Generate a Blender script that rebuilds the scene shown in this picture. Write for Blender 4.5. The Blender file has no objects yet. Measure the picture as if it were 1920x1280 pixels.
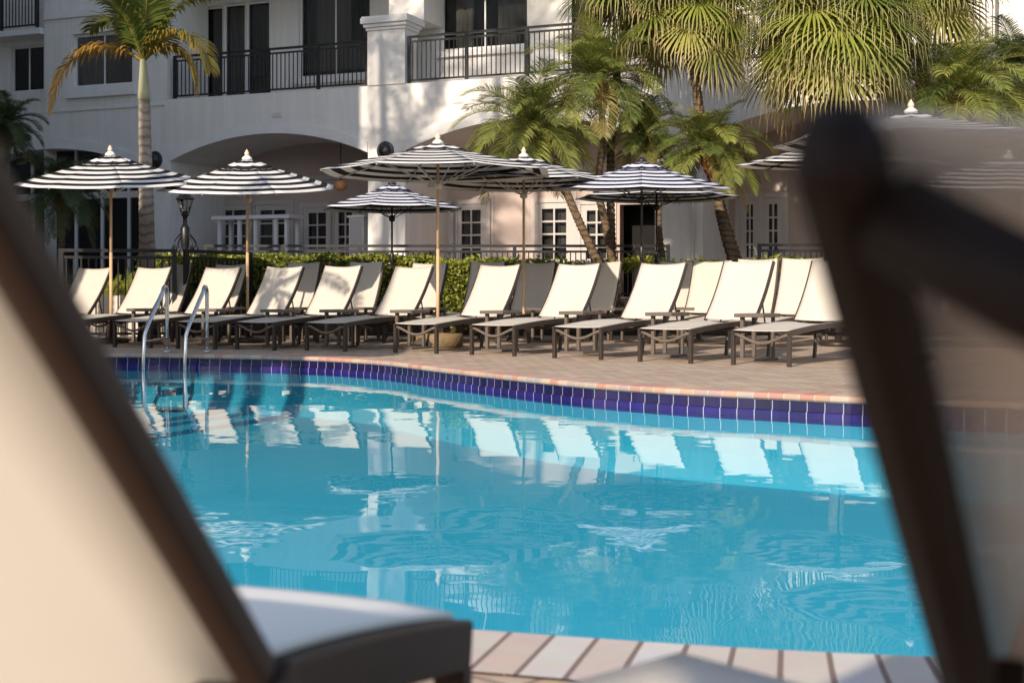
import bpy, math, random
from mathutils import Vector, Matrix
from math import sin, cos, pi, radians, sqrt, atan2, exp
random.seed(11)
scn = bpy.context.scene
COL = scn.collection

# ---------------------------------------------------------------- camera, sky, sun, exposure
CH = 0.73; FP = 2500.0; HY = 546.0
cam = bpy.data.objects.new('camera', bpy.data.cameras.new('camera'))
COL.objects.link(cam); scn.camera = cam
cam.location = (0, 0, CH); cam.rotation_euler = (radians(90), 0, 0)
cam.data.sensor_width = 36; cam.data.lens = FP / 1920 * 36
cam.data.shift_y = -(640 - HY) / 1920
cam.data.clip_start = 0.02; cam.data.clip_end = 500
cam.data.dof.use_dof = True; cam.data.dof.focus_distance = 15.5; cam.data.dof.aperture_fstop = 5.4

SUN_EL = radians(26); SUN_AZ = (-0.40, -0.917)      # horizontal direction TOWARDS the sun
w = bpy.data.worlds.new('World'); scn.world = w; w.use_nodes = True
nt = w.node_tree; nt.nodes.clear()
sky = nt.nodes.new('ShaderNodeTexSky'); sky.sky_type = 'NISHITA'; sky.sun_disc = False
sky.sun_elevation = SUN_EL; sky.sun_rotation = atan2(SUN_AZ[0], SUN_AZ[1])
bg = nt.nodes.new('ShaderNodeBackground'); bg.inputs['Strength'].default_value = 0.15
out = nt.nodes.new('ShaderNodeOutputWorld')
nt.links.new(sky.outputs[0], bg.inputs[0]); nt.links.new(bg.outputs[0], out.inputs[0])
sl = bpy.data.lights.new('sun', 'SUN'); sl.energy = 4.0; sl.angle = radians(0.5); sl.color = (1.0, 0.86, 0.70)
so = bpy.data.objects.new('sun', sl); COL.objects.link(so)
sd = Vector((SUN_AZ[0] * cos(SUN_EL), SUN_AZ[1] * cos(SUN_EL), sin(SUN_EL)))
so.rotation_euler = sd.to_track_quat('Z', 'Y').to_euler(); so.location = (0, 0, 20)
scn.view_settings.view_transform = 'Standard'; scn.view_settings.look = 'None'
scn.view_settings.exposure = 0.56; scn.view_settings.gamma = 1
scn.cycles.max_bounces = 8; scn.cycles.transparent_max_bounces = 16
scn.cycles.caustics_reflective = False; scn.cycles.caustics_refractive = False
scn.cycles.sample_clamp_indirect = 6

# ---------------------------------------------------------------- helpers
class MB:
    def __init__(s): s.v = []; s.f = []; s.c = []; s.uv = []; s.hasuv = False; s.sm = []
    def vert(s, p, c=(0.5, 0, 0)): s.v.append(tuple(p)); s.c.append(c); return len(s.v) - 1
    def face(s, ids, uv=None, sm=False):
        s.f.append(tuple(ids)); s.sm.append(sm)
        if uv: s.hasuv = True
        s.uv.append(uv or [(0, 0)] * len(ids))
    def quad(s, a, b, c, d, uv=None, col=(0.5, 0, 0), sm=False):
        s.face([s.vert(p, col) for p in (a, b, c, d)], uv, sm)
    def box(s, x0, y0, z0, x1, y1, z1, M=None, bev=0.0):
        P = [Vector((x, y, z)) for z in (z0, z1) for y in (y0, y1) for x in (x0, x1)]
        if M is not None: P = [M @ p for p in P]
        i = [s.vert(p) for p in P]
        for q in ((0, 2, 3, 1), (4, 5, 7, 6), (0, 1, 5, 4), (2, 6, 7, 3), (0, 4, 6, 2), (1, 3, 7, 5)):
            s.face([i[k] for k in q])
        return s
    def tube(s, pts, r, n=8, cap=True, c=(0.5, 0, 0), flat=None):
        pts = [Vector(p) for p in pts]; R = r if isinstance(r, (list, tuple)) else [r] * len(pts)
        rings = []; prev = None
        for k, p in enumerate(pts):
            t = (pts[min(k + 1, len(pts) - 1)] - pts[max(k - 1, 0)]).normalized()
            if prev is None:
                a = Vector((0, 0, 1)) if abs(t.z) < .9 else Vector((1, 0, 0))
                u = t.cross(a).normalized()
            else:
                u = (prev - t * prev.dot(t)).normalized()
            prev = u; v = t.cross(u)
            rings.append([s.vert(p + (u * cos(2 * pi * j / n) + v * sin(2 * pi * j / n)) * R[k], c) for j in range(n)])
        for a, b in zip(rings, rings[1:]):
            for j in range(n):
                s.face([a[j], a[(j + 1) % n], b[(j + 1) % n], b[j]], sm=True)
        if cap:
            s.face(rings[0][::-1]); s.face(rings[-1])
        return s
    def lathe(s, prof, n=20, c=(0, 0, 0), M=None, sm=True):
        rings = []
        for r, z in prof:
            ring = []
            for j in range(n):
                p = Vector((c[0] + r * cos(2 * pi * j / n), c[1] + r * sin(2 * pi * j / n), c[2] + z))
                if M is not None: p = M @ p
                ring.append(s.vert(p))
            rings.append(ring)
        for a, b in zip(rings, rings[1:]):
            for j in range(n): s.face([a[j], a[(j + 1) % n], b[(j + 1) % n], b[j]], sm=sm)
        s.face(rings[0][::-1]); s.face(rings[-1])
        return s
    def bar(s, pts, wx, hz, side):
        """rectangular bar swept along pts; side = unit width vector"""
        pts = [Vector(p) for p in pts]; side = Vector(side).normalized(); rings = []
        for k, p in enumerate(pts):
            t = (pts[min(k + 1, len(pts) - 1)] - pts[max(k - 1, 0)]).normalized()
            up = side.cross(t).normalized()
            rings.append([s.vert(p + side * a * wx / 2 + up * b * hz / 2) for a, b in ((-1, -1), (1, -1), (1, 1), (-1, 1))])
        for a, b in zip(rings, rings[1:]):
            for j in range(4): s.face([a[j], a[(j + 1) % 4], b[(j + 1) % 4], b[j]])
        s.face(rings[0][::-1]); s.face(rings[-1])
        return s
    def sheet(s, G, th, uvf=None, closed=False):
        """grid of points G[i][j] given a thickness th along -normal"""
        ni, nj = len(G), len(G[0])
        N = [[None] * nj for _ in range(ni)]
        for i in range(ni):
            for j in range(nj):
                a = Vector(G[min(i + 1, ni - 1)][j]) - Vector(G[max(i - 1, 0)][j])
                b = Vector(G[i][min(j + 1, nj - 1)]) - Vector(G[i][max(j - 1, 0)])
                n = a.cross(b); N[i][j] = n.normalized() if n.length > 1e-9 else Vector((0, 0, 1))
        A = [[s.vert(G[i][j]) for j in range(nj)] for i in range(ni)]
        B = [[s.vert(Vector(G[i][j]) - N[i][j] * th) for j in range(nj)] for i in range(ni)]
        f = uvf or (lambda i, j: (i / (ni - 1), j / (nj - 1)))
        for i in range(ni - 1):
            for j in range(nj - 1):
                u = [f(i, j), f(i + 1, j), f(i + 1, j + 1), f(i, j + 1)]
                s.face([A[i][j], A[i + 1][j], A[i + 1][j + 1], A[i][j + 1]], u, True)
                s.face([B[i][j + 1], B[i + 1][j + 1], B[i + 1][j], B[i][j]], [u[3], u[2], u[1], u[0]], True)
        for i in range(ni - 1):
            for j, fl in ((0, 1), (nj - 1, 0)):
                q = [A[i][j], B[i][j], B[i + 1][j], A[i + 1][j]]; u = [f(i, j), f(i, j), f(i + 1, j), f(i + 1, j)]
                s.face(q if fl else q[::-1], u)
        for j in range(nj - 1):
            for i, fl in ((0, 0), (ni - 1, 1)):
                q = [A[i][j], B[i][j], B[i][j + 1], A[i][j + 1]]; u = [f(i, j)] * 2 + [f(i, j + 1)] * 2
                s.face(q if fl else q[::-1], u)
        return s
    def build(s, name, mat, parent=None, bevel=0, smooth=False):
        me = bpy.data.meshes.new(name); me.from_pydata(s.v, [], s.f)
        ca = me.color_attributes.new('var', 'FLOAT_COLOR', 'POINT')
        ca.data.foreach_set('color', [x for c in s.c for x in (c[0], c[1], c[2], 1)])
        if s.hasuv:
            ul = me.uv_layers.new(name='UVMap')
            ul.data.foreach_set('uv', [x for u in s.uv for q in u for x in q])
        me.polygons.foreach_set('use_smooth', [bool(x) or smooth for x in s.sm])
        me.materials.append(mat); me.update()
        o = bpy.data.objects.new(name, me); COL.objects.link(o)
        if parent: o.parent = parent
        if bevel:
            b = o.modifiers.new('bevel', 'BEVEL'); b.width = bevel; b.segments = 2; b.limit_method = 'ANGLE'
        return o

def thing(name, label, cat, loc=(0, 0, 0), rz=0, group=None):
    o = bpy.data.objects.new(name, None); COL.objects.link(o)
    o.location = loc; o.rotation_euler = (0, 0, rz); o['label'] = label; o['category'] = cat
    if group: o['group'] = group
    return o
def tag(o, label, cat, group=None):
    o['label'] = label; o['category'] = cat
    if group: o['group'] = group
    return o
def kind(o, k, label=None):
    o['kind'] = k
    if label: o['label'] = label
    return o
KIDS = {}
def copy_tree(o, parent=None):
    c = o.copy(); COL.objects.link(c); c.parent = parent
    for ch in list(o.children): copy_tree(ch, c)
    return c
def at(px, y, Z): return Vector(((px - 960) * Z / FP, Z, CH + (HY - y) * Z / FP))

# ---------------------------------------------------------------- materials
def mat(name, col=(.5, .5, .5), rough=.6, spec=.5, metal=0, noise=None, bump=None, trans=0.0):
    """noise=(scale, amount, colour2, detail), bump=(scale,strength)"""
    m = bpy.data.materials.new(name); m.use_nodes = True; n = m.node_tree; b = n.nodes['Principled BSDF']
    b.inputs['Base Color'].default_value = (*col, 1); b.inputs['Roughness'].default_value = rough
    b.inputs['Specular IOR Level'].default_value = spec; b.inputs['Metallic'].default_value = metal
    tc = n.nodes.new('ShaderNodeTexCoord')
    if noise:
        t = n.nodes.new('ShaderNodeTexNoise'); t.inputs['Scale'].default_value = noise[0]; t.inputs['Detail'].default_value = noise[3] if len(noise) > 3 else 5
        t.inputs['Roughness'].default_value = .65
        r = n.nodes.new('ShaderNodeValToRGB'); r.color_ramp.elements[0].position = .35; r.color_ramp.elements[1].position = .7
        r.color_ramp.elements[0].color = (*col, 1)
        k = noise[1]; r.color_ramp.elements[1].color = (*[a * (1 - k) + c * k for a, c in zip(col, noise[2])], 1)
        n.links.new(tc.outputs['Object'], t.inputs['Vector']); n.links.new(t.outputs['Fac'], r.inputs['Fac'])
        n.links.new(r.outputs[0], b.inputs['Base Color'])
    if bump:
        t = n.nodes.new('ShaderNodeTexNoise'); t.inputs['Scale'].default_value = bump[0]; t.inputs['Detail'].default_value = 6
        bp = n.nodes.new('ShaderNodeBump'); bp.inputs['Strength'].default_value = bump[1]; bp.inputs['Distance'].default_value = .02
        n.links.new(tc.outputs['Object'], t.inputs['Vector']); n.links.new(t.outputs['Fac'], bp.inputs['Height'])
        n.links.new(bp.outputs[0], b.inputs['Normal'])
    return m

def nodes(name):
    m = bpy.data.materials.new(name); m.use_nodes = True; n = m.node_tree
    for x in list(n.nodes): n.nodes.remove(x)
    o = n.nodes.new('ShaderNodeOutputMaterial')
    def N(t, **k):
        x = n.nodes.new(t)
        for a, b in k.items():
            if hasattr(x, a): setattr(x, a, b)
            else: x.inputs[a].default_value = b
        return x
    L = n.links.new
    return m, N, L, o

def sling_mat(name, alpha, col=(.72, .66, .58)):
    m, N, L, o = nodes(name)
    d = N('ShaderNodeBsdfPrincipled'); d.inputs['Roughness'].default_value = .75; d.inputs['Specular IOR Level'].default_value = .2
    tc = N('ShaderNodeTexCoord'); nz = N('ShaderNodeTexNoise'); nz.inputs['Scale'].default_value = 3.5; nz.inputs['Detail'].default_value = 4
    L(tc.outputs['Object'], nz.inputs['Vector'])
    mx = N('ShaderNodeMix', data_type='RGBA'); mx.inputs['A'].default_value = (*col, 1); mx.inputs['B'].default_value = (*[c * .86 for c in col], 1)
    L(nz.outputs['Fac'], mx.inputs['Factor']); L(mx.outputs['Result'], d.inputs['Base Color'])
    wv = N('ShaderNodeTexNoise'); wv.inputs['Scale'].default_value = 4.0; wv.inputs['Detail'].default_value = 3; mpw = N('ShaderNodeMapping'); mpw.inputs['Scale'].default_value = (3.5, 1, 1)
    L(tc.outputs['Object'], mpw.inputs[0]); L(mpw.outputs[0], wv.inputs['Vector'])
    bp = N('ShaderNodeBump'); bp.inputs['Strength'].default_value = .6; bp.inputs['Distance'].default_value = .012
    L(wv.outputs['Fac'], bp.inputs['Height']); L(bp.outputs[0], d.inputs['Normal'])
    tl = N('ShaderNodeBsdfTranslucent'); tl.inputs['Color'].default_value = (*[c * .75 for c in col], 1)
    m1 = N('ShaderNodeMixShader'); m1.inputs[0].default_value = .18; L(d.outputs[0], m1.inputs[1]); L(tl.outputs[0], m1.inputs[2])
    tr = N('ShaderNodeBsdfTransparent'); m2 = N('ShaderNodeMixShader'); m2.inputs[0].default_value = alpha
    L(m1.outputs[0], m2.inputs[1]); L(tr.outputs[0], m2.inputs[2]); L(m2.outputs[0], o.inputs[0])
    return m

def canopy_mat(name, dark, n=7.0, light=(.80, .78, .76)):
    m, N, L, o = nodes(name)
    uv = N('ShaderNodeUVMap'); sp = N('ShaderNodeSeparateXYZ'); L(uv.outputs[0], sp.inputs[0])
    mu = N('ShaderNodeMath', operation='MULTIPLY'); mu.inputs[1].default_value = n; L(sp.outputs['Y'], mu.inputs[0])
    fr = N('ShaderNodeMath', operation='FRACT'); L(mu.outputs[0], fr.inputs[0])
    gt = N('ShaderNodeMath', operation='GREATER_THAN'); gt.inputs[1].default_value = .5; L(fr.outputs[0], gt.inputs[0])
    mx = N('ShaderNodeMix', data_type='RGBA'); mx.inputs['A'].default_value = (*dark, 1); mx.inputs['B'].default_value = (*light, 1)
    L(gt.outputs[0], mx.inputs['Factor'])
    d = N('ShaderNodeBsdfPrincipled'); d.inputs['Roughness'].default_value = .8; d.inputs['Specular IOR Level'].default_value = .2
    L(mx.outputs['Result'], d.inputs['Base Color'])
    tl = N('ShaderNodeBsdfTranslucent'); L(mx.outputs['Result'], tl.inputs['Color'])
    m1 = N('ShaderNodeMixShader'); m1.inputs[0].default_value = .22; L(d.outputs[0], m1.inputs[1]); L(tl.outputs[0], m1.inputs[2])
    L(m1.outputs[0], o.inputs[0]); return m

def leaf_mat(name, c1, c2, c3, trans=.3):
    """c1..c2 chosen by the leaf's own random value, c3 where the leaf is dry"""
    m, N, L, o = nodes(name)
    a = N('ShaderNodeAttribute'); a.attribute_name = 'var'; sp = N('ShaderNodeSeparateColor'); L(a.outputs['Color'], sp.inputs[0])
    mx = N('ShaderNodeMix', data_type='RGBA'); mx.inputs['A'].default_value = (*c1, 1); mx.inputs['B'].default_value = (*c2, 1)
    L(sp.outputs[0], mx.inputs['Factor'])
    m2 = N('ShaderNodeMix', data_type='RGBA'); m2.inputs['B'].default_value = (*c3, 1)
    L(mx.outputs['Result'], m2.inputs['A']); L(sp.outputs[1], m2.inputs['Factor'])
    d = N('ShaderNodeBsdfPrincipled'); d.inputs['Roughness'].default_value = .5; d.inputs['Specular IOR Level'].default_value = .4
    L(m2.outputs['Result'], d.inputs['Base Color'])
    tl = N('ShaderNodeBsdfTranslucent'); L(m2.outputs['Result'], tl.inputs['Color'])
    m1 = N('ShaderNodeMixShader'); m1.inputs[0].default_value = trans; L(d.outputs[0], m1.inputs[1]); L(tl.outputs[0], m1.inputs[2])
    L(m1.outputs[0], o.inputs[0]); return m

def brick_mat(name, cols, mortar, scale, bw, rh, ms=.012, rot=0, uv=False, rough=.8, bump=.5, spec=.3, off=.5, bias_noise=True, mot=.25, freq=2):
    m, N, L, o = nodes(name)
    src = N('ShaderNodeUVMap') if uv else N('ShaderNodeTexCoord')
    mp = N('ShaderNodeMapping'); mp.inputs['Rotation'].default_value = (0, 0, rot)
    L(src.outputs[0] if uv else src.outputs['Object'], mp.inputs[0])
    def brick(c1, c2, mc):
        b = N('ShaderNodeTexBrick'); b.offset = off; b.squash = 1; b.offset_frequency = freq
        b.inputs['Color1'].default_value = (*c1, 1); b.inputs['Color2'].default_value = (*c2, 1); b.inputs['Mortar'].default_value = (*mc, 1)
        b.inputs['Scale'].default_value = scale; b.inputs['Mortar Size'].default_value = ms; b.inputs['Mortar Smooth'].default_value = .1
        b.inputs['Brick Width'].default_value = bw; b.inputs['Row Height'].default_value = rh; b.inputs['Bias'].default_value = 0
        L(mp.outputs[0], b.inputs[0]); return b
    # random grey value per brick -> ramp over the brick colours
    b = brick((0, 0, 0), (1, 1, 1), (.5, .5, .5))
    r = N('ShaderNodeValToRGB'); e = r.color_ramp.elements
    e[0].color = (*cols[0], 1); e[1].color = (*cols[-1], 1)
    for i, c in enumerate(cols[1:-1]):
        x = e.new((i + 1) / (len(cols) - 1)); x.color = (*c, 1)
    L(b.outputs['Color'], r.inputs[0])
    nz = N('ShaderNodeTexNoise'); nz.inputs['Scale'].default_value = 14 if not uv else 9; nz.inputs['Detail'].default_value = 6; L(mp.outputs[0], nz.inputs['Vector'])
    mm = N('ShaderNodeMix', data_type='RGBA', blend_type='MULTIPLY'); mm.inputs['Factor'].default_value = mot
    L(r.outputs[0], mm.inputs['A']); L(nz.outputs['Color'], mm.inputs['B'])
    mx = N('ShaderNodeMix', data_type='RGBA'); L(b.outputs['Fac'], mx.inputs['Factor']); L(mm.outputs['Result'], mx.inputs['A'])
    mx.inputs['B'].default_value = (*mortar, 1)
    d = N('ShaderNodeBsdfPrincipled'); d.inputs['Roughness'].default_value = rough; d.inputs['Specular IOR Level'].default_value = spec
    L(mx.outputs['Result'], d.inputs['Base Color'])
    ad = N('ShaderNodeMath', operation='MULTIPLY_ADD'); ad.inputs[1].default_value = -1.0; L(b.outputs['Fac'], ad.inputs[0]); L(nz.outputs['Fac'], ad.inputs[2])
    bp = N('ShaderNodeBump'); bp.inputs['Strength'].default_value = bump; bp.inputs['Distance'].default_value = .006
    L(ad.outputs[0], bp.inputs['Height']); L(bp.outputs[0], d.inputs['Normal']); L(d.outputs[0], o.inputs[0])
    return m

M = {}
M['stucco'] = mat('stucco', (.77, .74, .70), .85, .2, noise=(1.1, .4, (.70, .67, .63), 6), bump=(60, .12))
def streaks(m):
    n = m.node_tree; b = n.nodes['Principled BSDF']; l = b.inputs['Base Color'].links[0]; src = l.from_socket
    tc = n.nodes.new('ShaderNodeTexCoord'); mp = n.nodes.new('ShaderNodeMapping'); mp.inputs['Scale'].default_value = (5, 5, .35)
    t = n.nodes.new('ShaderNodeTexNoise'); t.inputs['Scale'].default_value = 1.0; t.inputs['Detail'].default_value = 7; t.inputs['Roughness'].default_value = .7
    r = n.nodes.new('ShaderNodeValToRGB'); r.color_ramp.elements[0].position = .42; r.color_ramp.elements[1].position = .62; r.color_ramp.elements[0].color = (.91, .91, .91, 1); r.color_ramp.elements[1].color = (1, 1, 1, 1)
    x = n.nodes.new('ShaderNodeMix'); x.data_type = 'RGBA'; x.blend_type = 'MULTIPLY'; x.inputs['Factor'].default_value = 1
    n.links.new(tc.outputs['Object'], mp.inputs[0]); n.links.new(mp.outputs[0], t.inputs['Vector']); n.links.new(t.outputs['Fac'], r.inputs[0])
    n.links.new(src, x.inputs['A']); n.links.new(r.outputs[0], x.inputs['B']); n.links.new(x.outputs['Result'], b.inputs['Base Color'])
streaks(M['stucco'])
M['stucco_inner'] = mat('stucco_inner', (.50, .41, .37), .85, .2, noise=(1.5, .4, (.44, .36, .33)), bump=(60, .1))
M['trim'] = mat('trim_white', (.74, .72, .70), .7, .3, noise=(3, .4, (.62, .6, .58)))
M['white'] = mat('white_paint', (.72, .71, .70), .5, .4)
M['door'] = mat('door_paint', (.52, .48, .46), .5, .4, noise=(2, .3, (.45, .42, .40)))
M['black'] = mat('black_metal', (.014, .014, .016), .4, .5)
M['bronze'] = mat('bronze_frame', (.030, .020, .015), .42, .5, noise=(20, .5, (.042, .030, .023)))
M['bronze_shaded'] = mat('shaded_bronze_frame', (.011, .0055, .0035), .6, .18, noise=(20, .5, (.017, .009, .006)))  # bronze darkened, the close lounger's shade is in the colour
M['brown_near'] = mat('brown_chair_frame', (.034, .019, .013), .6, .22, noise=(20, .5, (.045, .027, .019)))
M['table'] = mat('taupe_table', (.115, .092, .075), .55, .4, noise=(12, .5, (.15, .12, .10)))
M['wood'] = mat('pole_wood', (.60, .41, .24), .5, .4, noise=(8, .6, (.46, .30, .16)))
M['finial'] = mat('finial_wood', (.68, .54, .38), .5, .4)
M['hub'] = mat('hub_plastic', (.62, .58, .52), .5, .4)
M['steel'] = mat('steel', (.62, .62, .62), .22, .5, 1.0)
M['stone'] = mat('stone_base', (.26, .18, .09), .8, .3, noise=(9, .7, (.14, .10, .06)), bump=(25, .6))
M['rock'] = mat('rock', (.06, .05, .045), .9, .2, noise=(12, .6, (.10, .09, .08)), bump=(20, .8))
M['trunk'] = mat('palm_trunk', (.20, .14, .09), .9, .1, noise=(14, .8, (.06, .045, .03)), bump=(30, .8))
M['royal'] = mat('royal_trunk', (.36, .31, .26), .85, .2, noise=(5, .7, (.20, .16, .13)), bump=(25, .5))
def bands(m, sc, dark):
    n = m.node_tree; b = n.nodes['Principled BSDF']; src = b.inputs['Base Color'].links[0].from_socket
    tc = n.nodes.new('ShaderNodeTexCoord'); wv = n.nodes.new('ShaderNodeTexWave'); wv.bands_direction = 'Z'; wv.inputs['Scale'].default_value = sc
    wv.inputs['Distortion'].default_value = 6.0; wv.inputs['Detail'].default_value = 3; wv.inputs['Detail Scale'].default_value = 1.5
    r = n.nodes.new('ShaderNodeValToRGB'); r.color_ramp.elements[0].position = .10; r.color_ramp.elements[1].position = .45; r.color_ramp.elements[0].color = (dark, dark, dark, 1)
    x = n.nodes.new('ShaderNodeMix'); x.data_type = 'RGBA'; x.blend_type = 'MULTIPLY'; x.inputs['Factor'].default_value = 1
    n.links.new(tc.outputs['Object'], wv.inputs['Vector']); n.links.new(wv.outputs['Fac'], r.inputs[0])
    n.links.new(src, x.inputs['A']); n.links.new(r.outputs[0], x.inputs['B']); n.links.new(x.outputs['Result'], b.inputs['Base Color'])
bands(M['royal'], 2.3, .6); bands(M['trunk'], 3.0, .55)
M['fibre'] = mat('palm_fibre', (.24, .10, .04), .95, .1, noise=(30, .8, (.07, .03, .015)), bump=(40, 1))
M['shaft'] = mat('crownshaft', (.40, .42, .26), .5, .4, noise=(4, .6, (.30, .26, .16)))
M['curtain'] = mat('curtain', (.44, .41, .38), .9, .1)
M['dim'] = mat('unlit_room_black', (.018, .017, .016), .9, .1)  # near-black colour stands in for the darkness of unlit rooms
M['copper'] = mat('copper_bowl', (.75, .36, .16), .45, .5)
M['planter'] = mat('planter_wall', (.66, .60, .53), .8, .3, noise=(4, .5, (.55, .5, .44)))
M['soil'] = mat('soil', (.05, .035, .025), .95, .1, noise=(10, .6, (.09, .07, .05)))
M['terrace'] = mat('terrace_floor', (.33, .25, .21), .8, .3, noise=(4, .5, (.25, .19, .16)))
M['sling'] = sling_mat('sling_fabric', .05)
M['sling_chair'] = mat('sun_brightened_sling', (.88, .85, .79), .8, .2, noise=(5, .4, (.84, .80, .73)))  # sling colour brightened to stand in for sunlight on the chair
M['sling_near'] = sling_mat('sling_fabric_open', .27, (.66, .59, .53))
M['canopy'] = canopy_mat('canopy_black_white', (.018, .016, .020))
M['canopy_navy'] = canopy_mat('canopy_navy_white', (.022, .022, .05), 7.0, (.74, .75, .82))
M['vent'] = mat('vent_white', (.74, .72, .70), .8, .2)
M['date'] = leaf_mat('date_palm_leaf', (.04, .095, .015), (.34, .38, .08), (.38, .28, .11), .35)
M['datedark'] = leaf_mat('shaded_palm_leaf', (.03, .06, .02), (.06, .10, .03), (.15, .11, .05))  # darker date leaf, shade painted into the colour
M['royal_leaf'] = leaf_mat('royal_palm_leaf', (.06, .11, .015), (.17, .19, .03), (.42, .22, .04))
M['fan'] = leaf_mat('fan_palm_leaf', (.08, .135, .02), (.30, .32, .055), (.50, .39, .18), .3)
M['hedge'] = leaf_mat('hedge_leaf', (.08, .12, .02), (.42, .42, .07), (.3, .2, .05), .25)
M['shrub'] = leaf_mat('shrub_leaf', (.10, .16, .025), (.48, .48, .09), (.3, .2, .05), .3)
M['hedge_core'] = mat('hedge_core', (.02, .028, .01), .95, .05)

def glass_mat(name, tint, refl=1.0, alpha=.8):
    m, N, L, o = nodes(name)
    f = N('ShaderNodeFresnel'); f.inputs['IOR'].default_value = 1.5
    g = N('ShaderNodeBsdfGlossy'); g.inputs['Roughness'].default_value = .03; g.inputs['Color'].default_value = (refl, refl, refl, 1)
    t = N('ShaderNodeBsdfTransparent'); t.inputs['Color'].default_value = (*tint, 1)
    x = N('ShaderNodeMixShader'); L(f.outputs[0], x.inputs[0]); L(t.outputs[0], x.inputs[1]); L(g.outputs[0], x.inputs[2]); L(x.outputs[0], o.inputs[0])
    return m
M['glass'] = glass_mat('window_glass', (.60, .61, .61))
M['lampglass'] = glass_mat('lantern_glass', (.85, .85, .82))

M['deck'] = brick_mat('deck_pavers', [(.44, .32, .22), (.55, .43, .32), (.62, .50, .38), (.50, .38, .29), (.59, .45, .33)], (.25, .18, .14), 1.0, .21, .105, .007, rot=radians(40), bump=.9, mot=.4)
M['coping'] = brick_mat('coping_brick', [(.50, .25, .18), (.56, .34, .24), (.40, .33, .29), (.58, .42, .31), (.50, .24, .18), (.44, .32, .27)], (.46, .39, .34), 1.0, .118, 4.0, .005, uv=True, off=0, bump=.4)
M['tile'] = brick_mat('shaded_pool_tile', [(.016, .010, .070), (.030, .018, .10), (.012, .010, .06)], (.36, .36, .44), 1.0, .133, .2, .003, uv=True, rough=.14, spec=.6, off=0, bump=.3, mot=.55)  # upper row darkened, shade under the coping lip painted in
M['tile_low'] = brick_mat('pool_trim_tile', [(.022, .013, .13), (.034, .02, .19), (.02, .014, .12)], (.42, .42, .52), 1.0, .133, .5, .003, uv=True, rough=.14, spec=.6, off=0, bump=.3, mot=.55)
M['nearcope'] = brick_mat('near_coping_brick', [(.62, .57, .53), (.58, .49, .43), (.60, .53, .48), (.64, .60, .57), (.56, .45, .39)], (.20, .14, .12), 1.0, .094, 4.0, .006, uv=True, off=0, bump=.5)

def pool_mat():
    m, N, L, o = nodes('pool_plaster')
    tc = N('ShaderNodeTexCoord'); nz = N('ShaderNodeTexNoise'); nz.inputs['Scale'].default_value = .8; nz.inputs['Detail'].default_value = 5
    L(tc.outputs['Object'], nz.inputs['Vector'])
    mx = N('ShaderNodeMix', data_type='RGBA'); mx.inputs['A'].default_value = (.05, .42, .58, 1); mx.inputs['B'].default_value = (.075, .49, .64, 1)
    L(nz.outputs['Fac'], mx.inputs['Factor'])
    d = N('ShaderNodeBsdfDiffuse'); L(mx.outputs['Result'], d.inputs['Color']); L(d.outputs[0], o.inputs[0]); return m
M['plaster'] = pool_mat()

def water_mat():
    m, N, L, o = nodes('pool_water_surface')
    tc = N('ShaderNodeTexCoord')
    def noise(sc, st, det):
        mp = N('ShaderNodeMapping'); mp.inputs['Scale'].default_value = st; mp.inputs['Rotation'].default_value = (0, 0, .15)
        L(tc.outputs['Object'], mp.inputs[0])
        z = N('ShaderNodeTexNoise'); z.inputs['Scale'].default_value = sc; z.inputs['Detail'].default_value = det; z.inputs['Roughness'].default_value = .45
        L(mp.outputs[0], z.inputs['Vector']); return z
    a = noise(.9, (1, 1, 1), 1.5); b = noise(5.5, (1, 1, 1), 1.5)
    # ripple strength comes and goes in patches over the pool
    pt = noise(.55, (1, .8, 1), 2)
    pr = N('ShaderNodeMapRange'); pr.inputs['From Min'].default_value = .42; pr.inputs['From Max'].default_value = .62; L(pt.outputs['Fac'], pr.inputs['Value'])
    mb = N('ShaderNodeMath', operation='MULTIPLY'); L(b.outputs['Fac'], mb.inputs[0]); L(pr.outputs[0], mb.inputs[1])
    mb2 = N('ShaderNodeMath', operation='MULTIPLY'); mb2.inputs[1].default_value = .10; L(mb.outputs[0], mb2.inputs[0])
    b1 = N('ShaderNodeMath', operation='MULTIPLY'); b1.inputs[1].default_value = .035; L(b.outputs['Fac'], b1.inputs[0])
    a_ = N('ShaderNodeMath', operation='MULTIPLY'); a_.inputs[1].default_value = .55; L(a.outputs['Fac'], a_.inputs[0])
    s = N('ShaderNodeMath', operation='ADD'); L(a_.outputs[0], s.inputs[0]); L(mb2.outputs[0], s.inputs[1])
    s2 = N('ShaderNodeMath', operation='ADD'); L(s.outputs[0], s2.inputs[0]); L(b1.outputs[0], s2.inputs[1])
    bp = N('ShaderNodeBump'); bp.inputs['Strength'].default_value = 1; bp.inputs['Distance'].default_value = .009; L(s2.outputs[0], bp.inputs['Height'])
    lw_ = N('ShaderNodeLayerWeight'); lw_.inputs['Blend'].default_value = .5; L(bp.outputs[0], lw_.inputs['Normal'])
    pw = N('ShaderNodeMath', operation='POWER'); pw.inputs[1].default_value = 5; L(lw_.outputs['Facing'], pw.inputs[0])
    f = N('ShaderNodeMath', operation='MULTIPLY_ADD'); f.inputs[1].default_value = .98; f.inputs[2].default_value = .02; L(pw.outputs[0], f.inputs[0])
    g = N('ShaderNodeBsdfGlossy'); g.inputs['Roughness'].default_value = .0; L(bp.outputs[0], g.inputs['Normal'])
    t = N('ShaderNodeBsdfTransparent'); t.inputs['Color'].default_value = (.80, .97, 1, 1)
    x = N('ShaderNodeMixShader'); L(f.outputs[0], x.inputs[0]); L(t.outputs[0], x.inputs[1]); L(g.outputs[0], x.inputs[2]); L(x.outputs[0], o.inputs[0])
    return m
M['water'] = water_mat()

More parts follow.
